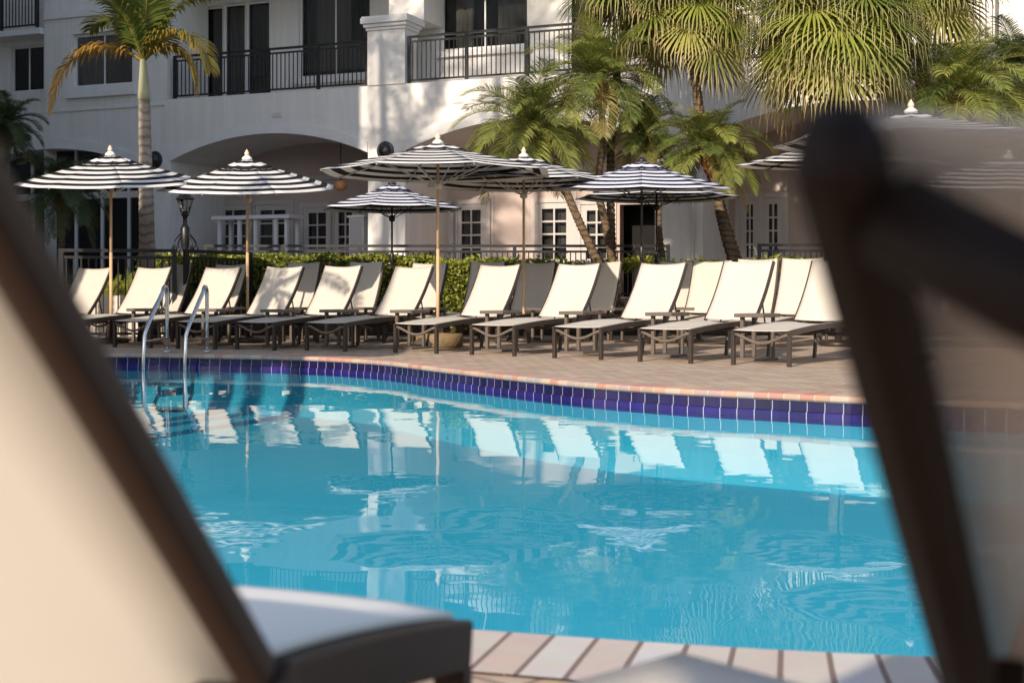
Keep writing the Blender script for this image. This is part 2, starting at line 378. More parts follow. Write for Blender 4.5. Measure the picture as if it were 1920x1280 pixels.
# ---------------------------------------------------------------- ground, pool
def catmull(P, n=10):
    R = []; N_ = len(P)
    for i in range(N_):
        p0, p1, p2, p3 = [Vector(P[(i + k - 1) % N_]) for k in range(4)]
        for j in range(n):
            t = j / n
            R.append(0.5 * ((2 * p1) + (p2 - p0) * t + (2 * p0 - 5 * p1 + 4 * p2 - p3) * t * t + (3 * p1 - p0 - 3 * p2 + p3) * t ** 3))
    return R
OUT = [(-5.9, 15.45), (-4.56, 15.6), (-3.43, 15.3), (-2.39, 14.9), (-1.38, 13.95), (-.55, 12.45), (.43, 10.85), (1.19, 10.0), (1.9, 9.5), (2.5, 9.1), (4.2, 8.3),
       (6.2, 7.4), (7.2, 5.6), (6.2, 3.6), (4.0, 2.75), (2.2, 2.55), (.85, 2.64), (-.07, 2.85), (-1.0, 3.15), (-2.2, 3.9), (-3.4, 5.2), (-4.2, 7.0), (-4.5, 9.0), (-5.3, 11.2), (-6.3, 13.6)]
PO = [Vector((p[0], p[1])) for p in catmull([Vector((a, b)) for a, b in OUT], 12)]
NP = len(PO)
def offs(d):
    R = []
    for i in range(NP):
        t = (PO[(i + 1) % NP] - PO[i - 1]).normalized(); n = Vector((-t.y, t.x))    # outline runs clockwise: left of travel is outside
        R.append(PO[i] + n * d)
    return R
arc = [0]
for i in range(NP): arc.append(arc[-1] + (PO[(i + 1) % NP] - PO[i]).length)
def sweep(prof, name, m, flip=False, sel=None, usc=1.0):
    """prof: list of (outward offset, z, v)"""
    mb = MB(); R = [offs(d) for d, z, v in prof]
    for i in range(NP):
        if sel and not sel(i): continue
        j = (i + 1) % NP
        for k in range(len(prof) - 1):
            a = (*R[k][i], prof[k][1]); b = (*R[k][j], prof[k][1]); c = (*R[k + 1][j], prof[k + 1][1]); d = (*R[k + 1][i], prof[k + 1][1])
            uv = [(arc[i] * usc, prof[k][2]), (arc[i + 1] * usc, prof[k][2]), (arc[i + 1] * usc, prof[k + 1][2]), (arc[i] * usc, prof[k + 1][2])]
            mb.quad(a, b, c, d, uv, sm=False)
    return kind(mb.build(name, m), 'structure')
near = lambda i: PO[i].y < 4.0 and PO[i].x > -4
far = lambda i: not near(i)
cop = [(.03, -.045, 0), (-.012, -.043, .01), (-.026, -.030, .02), (-.028, -.012, .03), (-.018, .002, .04), (.0, .007, .05), (.30, .007, .35)]
sweep(cop, 'pool_coping', M['coping'], sel=far)
sweep(cop, 'pool_coping', M['nearcope'], sel=near)
sweep([(0.0, -.035, .19), (0, -.112, .10), (-.004, -.114, .09), (-.004, -.117, .08)], 'pool_tile_band', M['tile'], sel=lambda i: True)
sweep([(-.004, -.117, .02), (-.014, -.121, .03), (-.014, -.185, .12), (0, -.20, .13)], 'pool_trim_tiles', M['tile_low'])
sweep([(0.002, -.19, 0), (-.02, -.45, 1), (-.15, -.65, 2)], 'pool_wall', M['plaster'])
fl = MB(); c0 = fl.vert((-1.5, 8, -.65)); ring = [fl.vert((*p, -.65)) for p in offs(-.15)]
for i in range(NP): fl.face([c0, ring[(i + 1) % NP], ring[i]])
kind(fl.build('pool_floor', M['plaster']), 'structure')
wa = MB(); c0 = wa.vert((-1.5, 8, -.165)); ring = [wa.vert((*p, -.165)) for p in offs(.02)]
for i in range(NP): wa.face([c0, ring[(i + 1) % NP], ring[i]])
kind(wa.build('pool_water', M['water']), 'structure')
dk = MB(); co = offs(.29); cc = Vector((-1.5, 8))
for i in range(NP):
    j = (i + 1) % NP
    def rad(p, R): v = (p - cc).normalized(); return cc + v * R
    a, b = co[i], co[j]; A, B = rad(PO[i], 22), rad(PO[j], 22); A2, B2 = rad(PO[i], 320), rad(PO[j], 320)
    dk.quad((*a, 0), (*b, 0), (*B, 0), (*A, 0)); dk.quad((*A, 0), (*B, 0), (*B2, 0), (*A2, 0))
kind(dk.build('ground', M['deck']), 'structure')

# terrace platform and planting bed behind the loungers
tm = MB(); tm.box(-14, 24.5, .004, 26, 45, .60); kind(tm.build('terrace', M['terrace']), 'structure')
bm_ = MB(); bm_.box(-7.6, 22.0, .004, 12, 24.5, .36); kind(bm_.build('planting_bed', M['soil']), 'structure')

# ---------------------------------------------------------------- hotel building
ang = atan2(-.381, .925); WX, WY = cos(ang), sin(ang); OX, OY = -5.69, 31.25
bld = thing('hotel_building', 'white stucco hotel with wide ground floor arches and black balcony railings', 'building', (OX, OY, 0), ang)
def sp(px, D=0):
    r = (px - 960) / FP
    return (r * (OY + WX * D) - OX + WY * D) / (WX - r * WY)
def zz(y, px, D=0):
    s = sp(px, D); Z = OY + s * WY + D * WX
    return CH + (HY - y) * Z / FP
ZB = 5.38; ZT = 13.0; DR = 1.7; DA = 2.3
def wall_grid(mb, s0, s1, z0, z1, y, holes, rev=.18):
    xs = sorted({s0, s1, *[h[0] for h in holes], *[h[1] for h in holes]}); zs = sorted({z0, z1, *[h[2] for h in holes], *[h[3] for h in holes]})
    for a, b in zip(xs, xs[1:]):
        for c, d in zip(zs, zs[1:]):
            mx, mz = (a + b) / 2, (c + d) / 2
            if mx < s0 or mx > s1 or mz < z0 or mz > z1: continue
            if any(h[0] < mx < h[1] and h[2] < mz < h[3] for h in holes): continue
            mb.quad((a, y, c), (b, y, c), (b, y, d), (a, y, d))
    for a, b, c, d in holes:
        mb.quad((a, y, c), (a, y + rev, c), (a, y + rev, d), (a, y, d)); mb.quad((b, y + rev, c), (b, y, c), (b, y, d), (b, y + rev, d))
        mb.quad((a, y, d), (a, y + rev, d), (b, y + rev, d), (b, y, d)); mb.quad((a, y + rev, c), (a, y, c), (b, y, c), (b, y + rev, c))
# arches: (s0, s1, spring z, apex z)
S_A0 = (-9.4, sp(262)); S_A1 = (sp(320), sp(690)); S_A2 = (sp(760), sp(1228)); S_A3 = (sp(1318), sp(1318) + 5.7); S_A4 = (sp(1318) + 6.7, sp(1318) + 12.4)
ARCH = [(*S_A0, 3.80, 4.33), (*S_A1, 3.88, 4.43), (*S_A2, 3.88, 4.47), (*S_A3, 3.88, 4.47), (*S_A4, 3.88, 4.47)]
def arch_z(s, A, extra=0):
    s0, s1, zs, za = A; h = (s1 - s0) / 2; c = (s0 + s1) / 2; r = (h * h + (za - zs) ** 2) / (2 * (za - zs)); zc = za - r
    R = r + extra; q = R * R - (s - c) ** 2
    return zc + sqrt(max(q, 0))
mb = MB(); SL, SR = -14.0, 30.0; Z0 = .6
edges = [SL]
for A in ARCH: edges += [A[0], A[1]]
edges.append(SR)
for k in range(0, len(edges), 2):
    a, b = edges[k], edges[k + 1]
    mb.quad((a, 0, 0), (b, 0, 0), (b, 0, ZB), (a, 0, ZB))
    for x, f in ((a, 1), (b, 0)):          # pier side faces
        q = [(x, 0, 0), (x, DA, 0), (x, DA, 4.2), (x, 0, 4.2)]
        mb.quad(*(q if not f else q[::-1]))
for A in ARCH:
    n = 28
    for i in range(n):
        x0 = A[0] + (A[1] - A[0]) * i / n; x1 = A[0] + (A[1] - A[0]) * (i + 1) / n; z0, z1 = arch_z(x0, A), arch_z(x1, A)
        mb.quad((x0, 0, z0), (x1, 0, z1), (x1, 0, ZB), (x0, 0, ZB))
        mb.quad((x0, 0, z0), (x0, DA, z0), (x1, DA, z1), (x1, 0, z1), sm=True)
mb.build('arcade_wall', M['stucco'], bld)
for A in ARCH:
    t = MB(); n = 28; w_ = .24; pr = .035
    for i in range(n):
        x0 = A[0] + (A[1] - A[0]) * i / n; x1 = A[0] + (A[1] - A[0]) * (i + 1) / n
        a0, a1 = arch_z(x0, A) - .004, arch_z(x1, A) - .004; b0, b1 = arch_z(x0, A) + w_, arch_z(x1, A) + w_
        t.quad((x0, -pr, a0), (x1, -pr, a1), (x1, -pr, b1), (x0, -pr, b0)); t.quad((x0, -pr, b0), (x1, -pr, b1), (x1, 0, b1), (x0, 0, b0)); t.quad((x0, .02, a0), (x1, .02, a1), (x1, -pr, a1), (x0, -pr, a0))
        if i in (0, n - 1):
            x = x0 if i == 0 else x1; zz0 = arch_z(x, A)
            t.quad((x, -pr, zz0), (x, 0, zz0), (x, 0, zz0 + w_), (x, -pr, zz0 + w_))
    t.build('arch_trim', M['trim'], bld)
# near-black sheet standing in for the unlit room behind the left windows
rl_ = MB(); rl_.box(SL, .75, ZB + .02, sp(313) - .05, .80, ZT - .05); rl_.build('dark_room_backing', M['dim'], bld)
# windows on a wall plane
def window(s0, s1, z0, z1, y, cols=2, rows=1, curtain=True, fr=.05, name='window', mull=.035, cur=None, handle=False):
    f = MB(); d0, d1 = y - .0, y + .07
    f.box(s0, d0, z0, s0 + fr, d1, z1); f.box(s1 - fr, d0, z0, s1, d1, z1)
    f.box(s0 + fr, d0, z0, s1 - fr, d1, z0 + fr); f.box(s0 + fr, d0, z1 - fr, s1 - fr, d1, z1)
    w0, w1 = s0 + fr, s1 - fr; h0, h1 = z0 + fr, z1 - fr
    for i in range(1, cols):
        x = w0 + (w1 - w0) * i / cols; f.box(x - mull / 2, d0 + .006, h0, x + mull / 2, d1 - .006, h1)
    for j in range(1, rows):
        z = h0 + (h1 - h0) * j / rows; f.box(w0, d0 + .012, z - mull / 2, w1, d1 - .012, z + mull / 2)
    root = f.build(name, M['white'], bld)
    g = MB(); g.box(w0, y + .03, h0, w1, y + .036, h1); g.build('pane', M['glass'], root)
    if curtain:
        c = MB(); spans = cur or [(0, 1)]
        for a, b in spans:
            xa, xb = w0 + (w1 - w0) * a, w0 + (w1 - w0) * b; n = max(6, int((xb - xa) / .03)); P = []
            for i in range(n + 1):
                x = xa + (xb - xa) * i / n; P.append((x, y + .20 + .028 * sin(x * 55) + .012 * sin(x * 23)))
            for p, q in zip(P, P[1:]): c.quad((p[0], p[1], h0), (q[0], q[1], h0), (q[0], q[1], h1), (p[0], p[1], h1), sm=True)
        c.build('curtain', M['curtain'], root)
    return root
# upper left flush wall with its window
up = MB(); HL = [(sp(135), sp(248), zz(162, 190), zz(60, 190)), (sp(135), sp(248), zz(162, 190) + 3.2, zz(60, 190) + 3.2)]
LW = sp(83); RW = sp(313)
wall_grid(up, LW, RW, ZB + .002, ZT, 0, HL)
up.quad((LW, .45, 0), (LW, 0, 0), (LW, 0, ZT), (LW, .45, ZT)); up.quad((RW, 0, ZB), (RW, DR, ZB), (RW, DR, ZT), (RW, 0, ZT))
H2 = [(sp(20, .45), sp(82, .45), zz(172, 50, .45), zz(86, 50, .45))]
up.build('upper_wall', M['stucco'], bld)
for h in HL: window(*h, .10, 2, 1, True, fr=.07)
s_ = MB(); s_.box(HL[0][0] - .15, -.09, HL[0][2] - .26, HL[0][1] + .15, 0.002, HL[0][2] - .12)
s_.box(HL[0][0] - .10, -.05, HL[0][2] - .115, HL[0][1] + .10, 0.003, HL[0][2] - .001); s_.build('window_sill', M['trim'], bld)
s_ = MB(); s_.box(LW, -.03, ZB - .14, RW - .05, .004, ZB - .05); s_.build('string_course', M['stucco'], bld)
s_ = MB(); s_.box(LW, -.05, HL[0][3] + .42, RW - .05, .004, HL[0][3] + .60); s_.build('string_course', M['trim'], bld)
# recessed left corner
lw = MB(); wall_grid(lw, SL, LW, ZB + .002, ZT, .45, H2 + [(SL + .5, SL + 1.6, 6, 7)]); lw.build('corner_wall', M['stucco'], bld)
window(*H2[0], .53, 2, 1, False, fr=.05)
lw = MB(); lw.box(LW - 2.6, -.15, zz(64, 50, .45) - .16, LW - .02, .44, zz(64, 50, .45) - .01); lw.build('balcony_slab', M['trim'], bld)
# recessed balcony wall with doors and windows
wins = []
def W(p0, p1, ztop, zbot, **k): wins.append(((sp(p0, DR), sp(p1, DR), zbot, ztop), k))
ZD = ZB + .05
W(373, 417, zz(12, 400, DR), ZD, cols=1); W(417.5, 459, zz(6, 440, DR), ZD, cols=1); W(459.5, 505, zz(2, 480, DR), ZD, cols=1)
W(560, 694, 8.1, ZD + .55, cols=2)
W(826, 990, 8.1, ZD + .95, cols=2, cur=[(.1, .32), (.62, 1)])
W(1065, 1130, 8.1, ZD, cols=1); W(1180, 1300, 8.1, ZD + .5, cols=2); W(1420, 1540, 8.1, ZD, cols=3); W(1600, 1700, 8.1, ZD, cols=2)
rec = MB(); wall_grid(rec, RW, SR, ZB, ZT, DR, [a for a, k in wins]); rec.build('balcony_back_wall', M['stucco'], bld)
for a, k in wins: window(*a, DR + .08, 1 if 'cols' not in k else k['cols'], 1, True, fr=.055, cur=k.get('cur'))
s_ = MB(); s_.box(RW + .002, .002, ZB - .10, SR, DR + .3, ZB - .004); s_.build('balcony_floor', M['trim'], bld)
for (a, k) in wins[3:5]:
    s_ = MB(); s_.box(a[0] - .12, DR - .10, a[2] - .16, a[1] + .12, DR + .01, a[2] - .02); s_.build('window_sill', M['trim'], bld)
# next storey balcony fascia above the frame
s_ = MB(); s_.box(RW + .002, 0, 8.35, SR, DR - .002, 8.9); s_.build('upper_balcony', M['stucco'], bld)
# piers with moulded caps on the balcony line
def pier(s0, s1, z1, dep=.62, nm='pier'):
    m_ = MB(); m_.box(s0, -.03, ZB - .002 + .004, s1, dep, z1); p = m_.build(nm, M['stucco'], bld)
    c = MB()
    for k, (e, a, b) in enumerate(((.03, 0, .07), (.07, .07, .15), (.12, .15, .27), (.10, .27, .31))):
        c.box(s0 - e, -.03 - e, z1 + a, s1 + e, dep + e, z1 + b)
    c.build('pier_cap', M['trim'], p)
pier(sp(690), sp(760), 6.62); pier(sp(1228), sp(1318), 6.62); pier(S_A3[1], S_A3[1] + .95, 6.62)
s_ = MB(); s_.box(sp(703), DR * .4, 6.93, sp(703) + .9, DR + .02, 8.35); s_.build('partition_wall', M['stucco'], bld)
s_ = MB(); s_.box(sp(1262), DR * .4, 6.93, sp(1262) + .9, DR + .02, 8.35); s_.build('partition_wall', M['stucco'], bld)
s_ = MB()
for a, b, z in ((sp(690), 2.0, 6.62),): pass
# near-black sheets standing in for the unlit rooms behind the glazing
rm = MB(); rm.box(SL + .5, DR + .9, ZB + .01, SR, DR + 1.0, ZT); rm.box(SL + .5, DR + 1.0, ZT, SR, DR + 1.2, ZT + .1); rm.build('dark_room_backing', M['dim'], bld)
rm = MB(); rm.box(SL, .0, ZT + .002, SR, 6, ZT + .4); rm.build('roof', M['trim'], bld)
for z in (ZB + .012, 8.33):
    rm = MB(); rm.box(LW - 6, .46, z - .01, SR, DR + .9, z + .0); 
rm = MB(); rm.box(LW - 6, 1.0, ZB + .012, RW - .02, 1.05, ZT - .1); rm.build('dark_room_screen', M['dim'], bld)
# arcade back wall with french doors
ZF = .6
doors = []
def D(p0, p1, z1=3.35): doors.append((sp(p0, DA), sp(p1, DA), ZF + .02, z1))
for a, b in ((405, 470), (480, 545)): D(a, b, zz(385, a, DA))
for a, b in ((570, 621), (626, 670)): D(a, b, zz(388, 620, DA))
D(826, 851, zz(385, 840, DA)); D(856, 912, zz(383, 880, DA)); D(1006, 1073, zz(380, 1040, DA)); D(1090, 1148, zz(383, 1120, DA))
OPEN = (sp(1162, DA), sp(1232, DA), ZF, zz(383, 1190, DA))
D(1388, 1424, zz(372, 1400, DA)); D(1430, 1470, zz(372, 1400, DA)); D(1640, 1700, 3.3)
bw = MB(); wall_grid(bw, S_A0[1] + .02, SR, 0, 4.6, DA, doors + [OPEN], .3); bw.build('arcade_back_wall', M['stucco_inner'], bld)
for (a, b, c, d) in doors:
    f = MB(); fr = .14; y = DA - .02
    g0, g1 = a + fr, b - fr; zb = c + .85; zt = d - .14
    f.box(a, y, c, g0, y + .07, d); f.box(g1, y, c, b, y + .07, d); f.box(g0, y, zt, g1, y + .07, d); f.box(g0, y, c, g1, y + .07, zb)
    mid = (g0 + g1) / 2; f.box(mid - .02, y + .006, zb, mid + .02, y + .06, zt)
    for q in range(1, 4): z = zb + (zt - zb) * q / 4; f.box(g0, y + .01, z - .02, g1, y + .055, z + .02)
    dr = f.build('door', M['door'], bld)
    g = MB(); g.box(g0, y + .03, zb, g1, y + .035, zt); g.build('pane', M['glass'], dr)
    c_ = MB(); n = 24
    for i in range(n):
        if (i // 8) % 2 and i % 2: continue
        x0, x1 = g0 + (g1 - g0) * i / n, g0 + (g1 - g0) * (i + 1) / n
        c_.quad((x0, y + .16 + .02 * (i % 2), zb), (x1, y + .16 + .02 * ((i + 1) % 2), zb), (x1, y + .16 + .02 * ((i + 1) % 2), zt), (x0, y + .16 + .02 * (i % 2), zt))
    c_.build('curtain', M['curtain'], dr)
    h = MB(); h.tube([(g1 + .03, y - .04, c + 1.02), (g1 - .07, y - .04, c + 1.02)], .011, 6); h.tube([(g1 + .03, y, c + 1.02), (g1 + .03, y - .04, c + 1.02)], .011, 6); h.build('handle', M['black'], dr)
    t = MB(); t.box(a - .11, y - .03, c, a - .002, y + .05, d + .11); t.box(b + .002, y - .03, c, b + .11, y + .05, d + .11); t.box(a - .002, y - .03, d + .002, b + .002, y + .05, d + .11); t.build('door_frame', M['door'], dr)
rm = MB(); rm.box(S_A0[1], DA + .9, 0, SR, DA + 1.0, ZB - .1); rm.build('dark_room_backing', M['dim'], bld)
# wall panel mouldings in the arcade
s_ = MB()
for p in (700, 925, 985, 1080, 1475, 1530):
    x = sp(p, DA); s_.box(x - .02, DA - .03, ZF, x + .02, DA + .01, 3.9)
s_.box(S_A0[1] + .1, DA - .05, 3.52, SR - 1, DA + .01, 3.62); s_.build('panel_moulding', M['door'], bld)
# glazing in the left arch
sf = MB(); y = .55; A = ARCH[0]
xs = [A[0] + .05, sp(60, y), sp(98, y), sp(142, y), sp(191, y), sp(241, y), A[1] - .04]
for x in xs: sf.box(x - .04, y, ZF, x + .04, y + .08, arch_z(min(max(x, A[0] + .01), A[1] - .01), A) + .0)
sf.box(A[0], y + .005, zz(372, 190, y) - .0, A[1], y + .075, zz(360, 190, y)); sf.box(A[0], y + .005, ZF, A[1], y + .075, ZF + .08)
gl = sf.build('arch_window', M['white'], bld)
g = MB(); n = 24
for i in range(n):
    x0 = A[0] + (A[1] - A[0]) * i / n; x1 = A[0] + (A[1] - A[0]) * (i + 1) / n
    g.quad((x0, y + .04, ZF), (x1, y + .04, ZF), (x1, y + .04, arch_z(x1, A)), (x0, y + .04, arch_z(x0, A)))
g.build('pane', M['glass'], gl)
g = MB(); g.box(A[0] - 2, y + 1.4, .0, A[1], y + 1.5, 4.9); g.build('dark_room_backing', M['dim'], bld)
for px in (1300,):
    x = sp(px); MB().tube([(x, -.05, .62), (x, -.05, ZB - .2)], .035, 8).build('downpipe', M['trim'], bld)
for px, y in ((520, 214), (860, 188)):
    x = sp(px); z = zz(y, px); m_ = MB(); m_.box(x - .14, -.02, z - .07, x + .14, .01, z + .07)
    for k in range(4): m_.box(x - .12, -.032, z - .055 + k * .03, x + .12, -.0205, z - .042 + k * .03)
    m_.build('wall_vent', M['trim'], bld)
# balcony railings (a part of the building, balusters as sub-parts)
BAL = None
def railing(parent, pts, zb, zt, step, name='balcony_railing', post_at=(), extra_posts=True, bw=.020):
    """pts: (p0, p1) in parent coordinates (xy)"""
    p0, p1 = Vector(pts[0]), Vector(pts[1]); L = (p1 - p0).length; d = (p1 - p0) / L; a = atan2(d.y, d.x)
    Mx = Matrix.Translation((p0.x, p0.y, 0)) @ Matrix.Rotation(a, 4, 'Z')
    m_ = MB(); m_.box(0, -.028, zt - .05, L, .028, zt, Mx); m_.box(0, -.018, zt - .15, L, .018, zt - .11, Mx); m_.box(0, -.018, zb + .06, L, .018, zb + .10, Mx)
    m_.box(-.001, -.034, zb, .067, .034, zt - .048, Mx); m_.box(L - .067, -.034, zb, L + .001, .034, zt - .048, Mx)
    rl = m_.build(name, M['black'], parent)
    n = int(L / step); base = None; np_ = max(1, round(L / 1.45))
    bme = MB().box(-bw / 2, -bw / 2, zb + .10, bw / 2, bw / 2, zt - .15); first = None
    for i in range(1, n):
        x = L * i / n
        if min(abs(x - L * k / np_) for k in range(np_ + 1)) < .03: continue
        if first is None: first = bme.build('baluster', M['black'], rl); o = first
        else: o = first.copy(); COL.objects.link(o)
        o.parent = rl; q = p0 + d * x; o.location = (q.x, q.y, 0); o.rotation_euler = (0, 0, a)
    first = None
    for k in range(1, np_):
        x = L * k / np_; q = p0 + d * x
        if first is None: first = MB().box(-.034, -.034, zb, .034, .034, zt - .05).build('post', M['black'], rl); o = first
        else: o = first.copy(); COL.objects.link(o)
        o.parent = rl; o.location = (q.x, q.y, 0); o.rotation_euler = (0, 0, a)
    return rl
railing(bld, ((S_A1[0] + .02, .10), (sp(690) - .01, .10)), ZB, 6.44, .112)
railing(bld, ((sp(760) + .02, .10), (sp(1228) - .01, .10)), ZB, 6.46, .112)
railing(bld, ((sp(1318) + .02, .10), (S_A3[1] - .01, .10)), ZB, 6.46, .112)
railing(bld, ((S_A3[1] + 1.0, .10), (S_A3[1] + 6.2, .10)), ZB, 6.46, .112)
railing(bld, ((LW - 2.5, -.1), (LW - .1, -.1)), zz(64, 50, .45), zz(64, 50, .45) + 1.07, .10)

# sconces on the facade
def sconce(px, y, lab):
    s = sp(px); z = zz(y, px); p = Vector((OX + WX * s, OY + WY * s, z)); n = Vector((WY, -WX, 0))
    t = thing('wall_sconce', lab, 'wall lamp', p + n * 0.0, ang, 'round wall lamps on the arcade piers')
    m_ = MB(); prof = [(.0, 0), (.16, 0), (.16, .03), (.165, .05), (.15, .09), (.11, .13), (.06, .15), (.0, .155)]
    R = Matrix.Rotation(radians(90), 4, 'X'); m_.lathe(prof, 24, M=R); m_.build('housing', M['black'], t)
    m_ = MB(); m_.lathe([(.0, 0), (.215, 0), (.215, .02), (.20, .035), (.0, .035)], 24, M=R); m_.build('back_plate', M['black'], t)
sconce(291, 300, 'round black wall lamp left of the first open arch, beside the tall palm trunk')
sconce(723, 283, 'round black wall lamp on the pier between the two open arches')
# copper bowl pendant under the arch
s = sp(639, 1.2); p = Vector((OX + WX * s - WY * 1.2, OY + WY * s + WX * 1.2, 0)); z = zz(348, 639, 1.2)
t = thing('pendant_lamp', 'orange copper bowl pendant hanging in the open arch beside the umbrellas', 'pendant lamp', (p.x, p.y, z))
m_ = MB(); m_.lathe([(.0, -.13), (.09, -.11), (.145, -.05), (.15, .02), (.13, .09), (.08, .12), (.0, .13)], 20); m_.build('shade', M['copper'], t)
m_ = MB(); m_.tube([(0, 0, .12), (0, 0, 4.3 - z)], .012, 6); m_.build('rod', M['black'], t)
# white bar frame in the arcade
def wloc(s, y, z=0): return Vector((OX + WX * s - WY * y, OY + WY * s + WX * y, z))
a, b = sp(415, .9), sp(553, .9); zt = zz(405, 480, .9)
t = thing('service_bar', 'white framed service bar with flat roof under the first open arch', 'bar', wloc(a, .9), ang)
m_ = MB(); L = b - a; m_.box(-.05, -.35, zt - .09, L + .05, .35, zt); m_.build('roof_board', M['white'], t)
for x in (.12, L * .33, L * .55, L * .82, L - .08): MB().box(x - .04, -.28, .6, x + .04, -.20, zt - .09).build('post', M['white'], t)
for x in (.12, L - .08): MB().box(x - .04, .20, .6, x + .04, .28, zt - .09).build('post', M['white'], t)
MB().box(-.02, -.32, 1.42, L + .02, .32, 1.48).build('counter', M['white'], t)
MB().box(.02, -.19, .6, L - .02, .19, 1.42).build('cabinet', M['white'], t)
# service cabinet by pier
a = sp(662, .5); MBc = MB(); MBc.box(0, 0, .6, sp(689, .5) - a, .5, zz(408, 675, .5)); tt = thing('tall_cabinet', 'tall white cabinet standing against the pier in the open arch', 'cabinet', wloc(a - .05, .4), ang)
MBc.build('body', M['white'], tt); m_ = MB(); W_ = sp(689, .5) - a; m_.box(-.04, -.04, zz(408, 675, .5), W_ + .04, .54, zz(408, 675, .5) + .05); m_.build('top', M['trim'], tt)
m_ = MB(); m_.box(.03, -.02, .65, W_ - .03, -.001, zz(408, 675, .5) - .05); m_.build('door', M['door'], tt)

# unseen block added on the left to shade the left of the facade
wg = thing('shade_block', 'unseen white stucco block added left of the courtyard to shade the facade', 'building', (-11.25, 12.4, 0), 0)
m_ = MB(); m_.box(-8, 0, 0, 0, 15.6, 21); m_.build('wall', M['stucco'], wg)
m_ = MB(); m_.box(-14, 15.9, 0, -3.6, 22, 21); m_.build('sky_block', M['stucco'], wg)  # unseen block added to keep sky out of the left window reflections
for k in range(4):
    for j in range(5):
        y0 = 1.5 + k * 3.7; z0 = 1.2 + j * 3.6
        f = MB(); f.box(0.0, y0, z0, .05, y0 + 1.8, z0 + 2.0); w_ = f.build('window', M['white'], wg)
        MB().box(.05, y0 + .08, z0 + .08, .056, y0 + 1.72, z0 + 1.92).build('pane', M['glass'], w_)
m_ = MB(); m_.box(-8.2, -.2, 21, .15, 15.8, 21.5); m_.build('roof', M['trim'], wg)
cb = thing('added_shade_roof', 'unseen added white pavilion on posts left of the pool beyond the photo edge', 'sunshade', (-11.5, 7.05, 0), 0)  # unseen roof added to shade the far-left deck and lounger feet
m_ = MB(); m_.box(0, 0, 4.15, 6.6, 3.0, 4.4); m_.build('roof', M['trim'], cb)
for x in (.2, 3.0, 5.7):
    for y in (.2, 2.6): MB().box(x, y, 0, x + .2, y + .2, 4.15).build('post', M['white'], cb)
ob = thing('reflection_block', 'unseen white stucco block added far behind the camera to darken window reflections', 'building', (-45, -36, 0), 0)  # unseen block added to darken what the windows reflect
m_ = MB(); m_.box(0, -8, 0, 90, 0, 11); m_.build('wall', M['stucco'], ob)
m_ = MB(); m_.box(-.3, -8.3, 11, 90.3, .3, 11.5); m_.build('roof', M['trim'], ob)
for k in range(22):
    for j in range(3):
        x0 = 1.5 + k * 4; z0 = 1 + j * 3.5; f = MB(); f.box(x0, 0, z0, x0 + 2.2, .05, z0 + 2); w_ = f.build('window', M['white'], ob)
        MB().box(x0 + .08, .05, z0 + .08, x0 + 2.12, .056, z0 + 1.92).build('pane', M['black'], w_)

# ---------------------------------------------------------------- terrace railing, left fence
def fence(name, lab, a, b, zb, zt, step, cat='railing'):
    t = thing(name, lab, cat, (a[0], a[1], 0))
    railing(t, ((0, 0), (b[0] - a[0], b[1] - a[1])), zb, zt, step, 'rail_frame')
    return t
fence('terrace_railing', 'black metal terrace railing in front of the arcade doors, behind the hedge', (-5.75, 24.9), (2.95, 24.9), .6, 1.60, .097)
fence('terrace_railing', 'short black terrace railing right of the leaning palm trunks', (4.55, 24.7), (8.4, 24.7), .6, 1.61, .097)
fence('pool_fence', 'black pool fence behind the leftmost umbrella pole', (-6.9, 20.3), (-5.18, 20.6), 0, 1.38, .105, 'fence')
fence('pool_gate', 'black metal gate with its double post left of the hedge', (-6.9 + 1.84, 20.62), (-4.35, 22.2), 0, 1.38, .105, 'gate')
m_ = MB(); m_.box(-7.6, 21.6, 0, -5.45, 21.95, .66)
tag(m_.build('planter_wall', M['planter'], None, .01), 'low cream planter wall behind the black pool fence', 'planter wall')

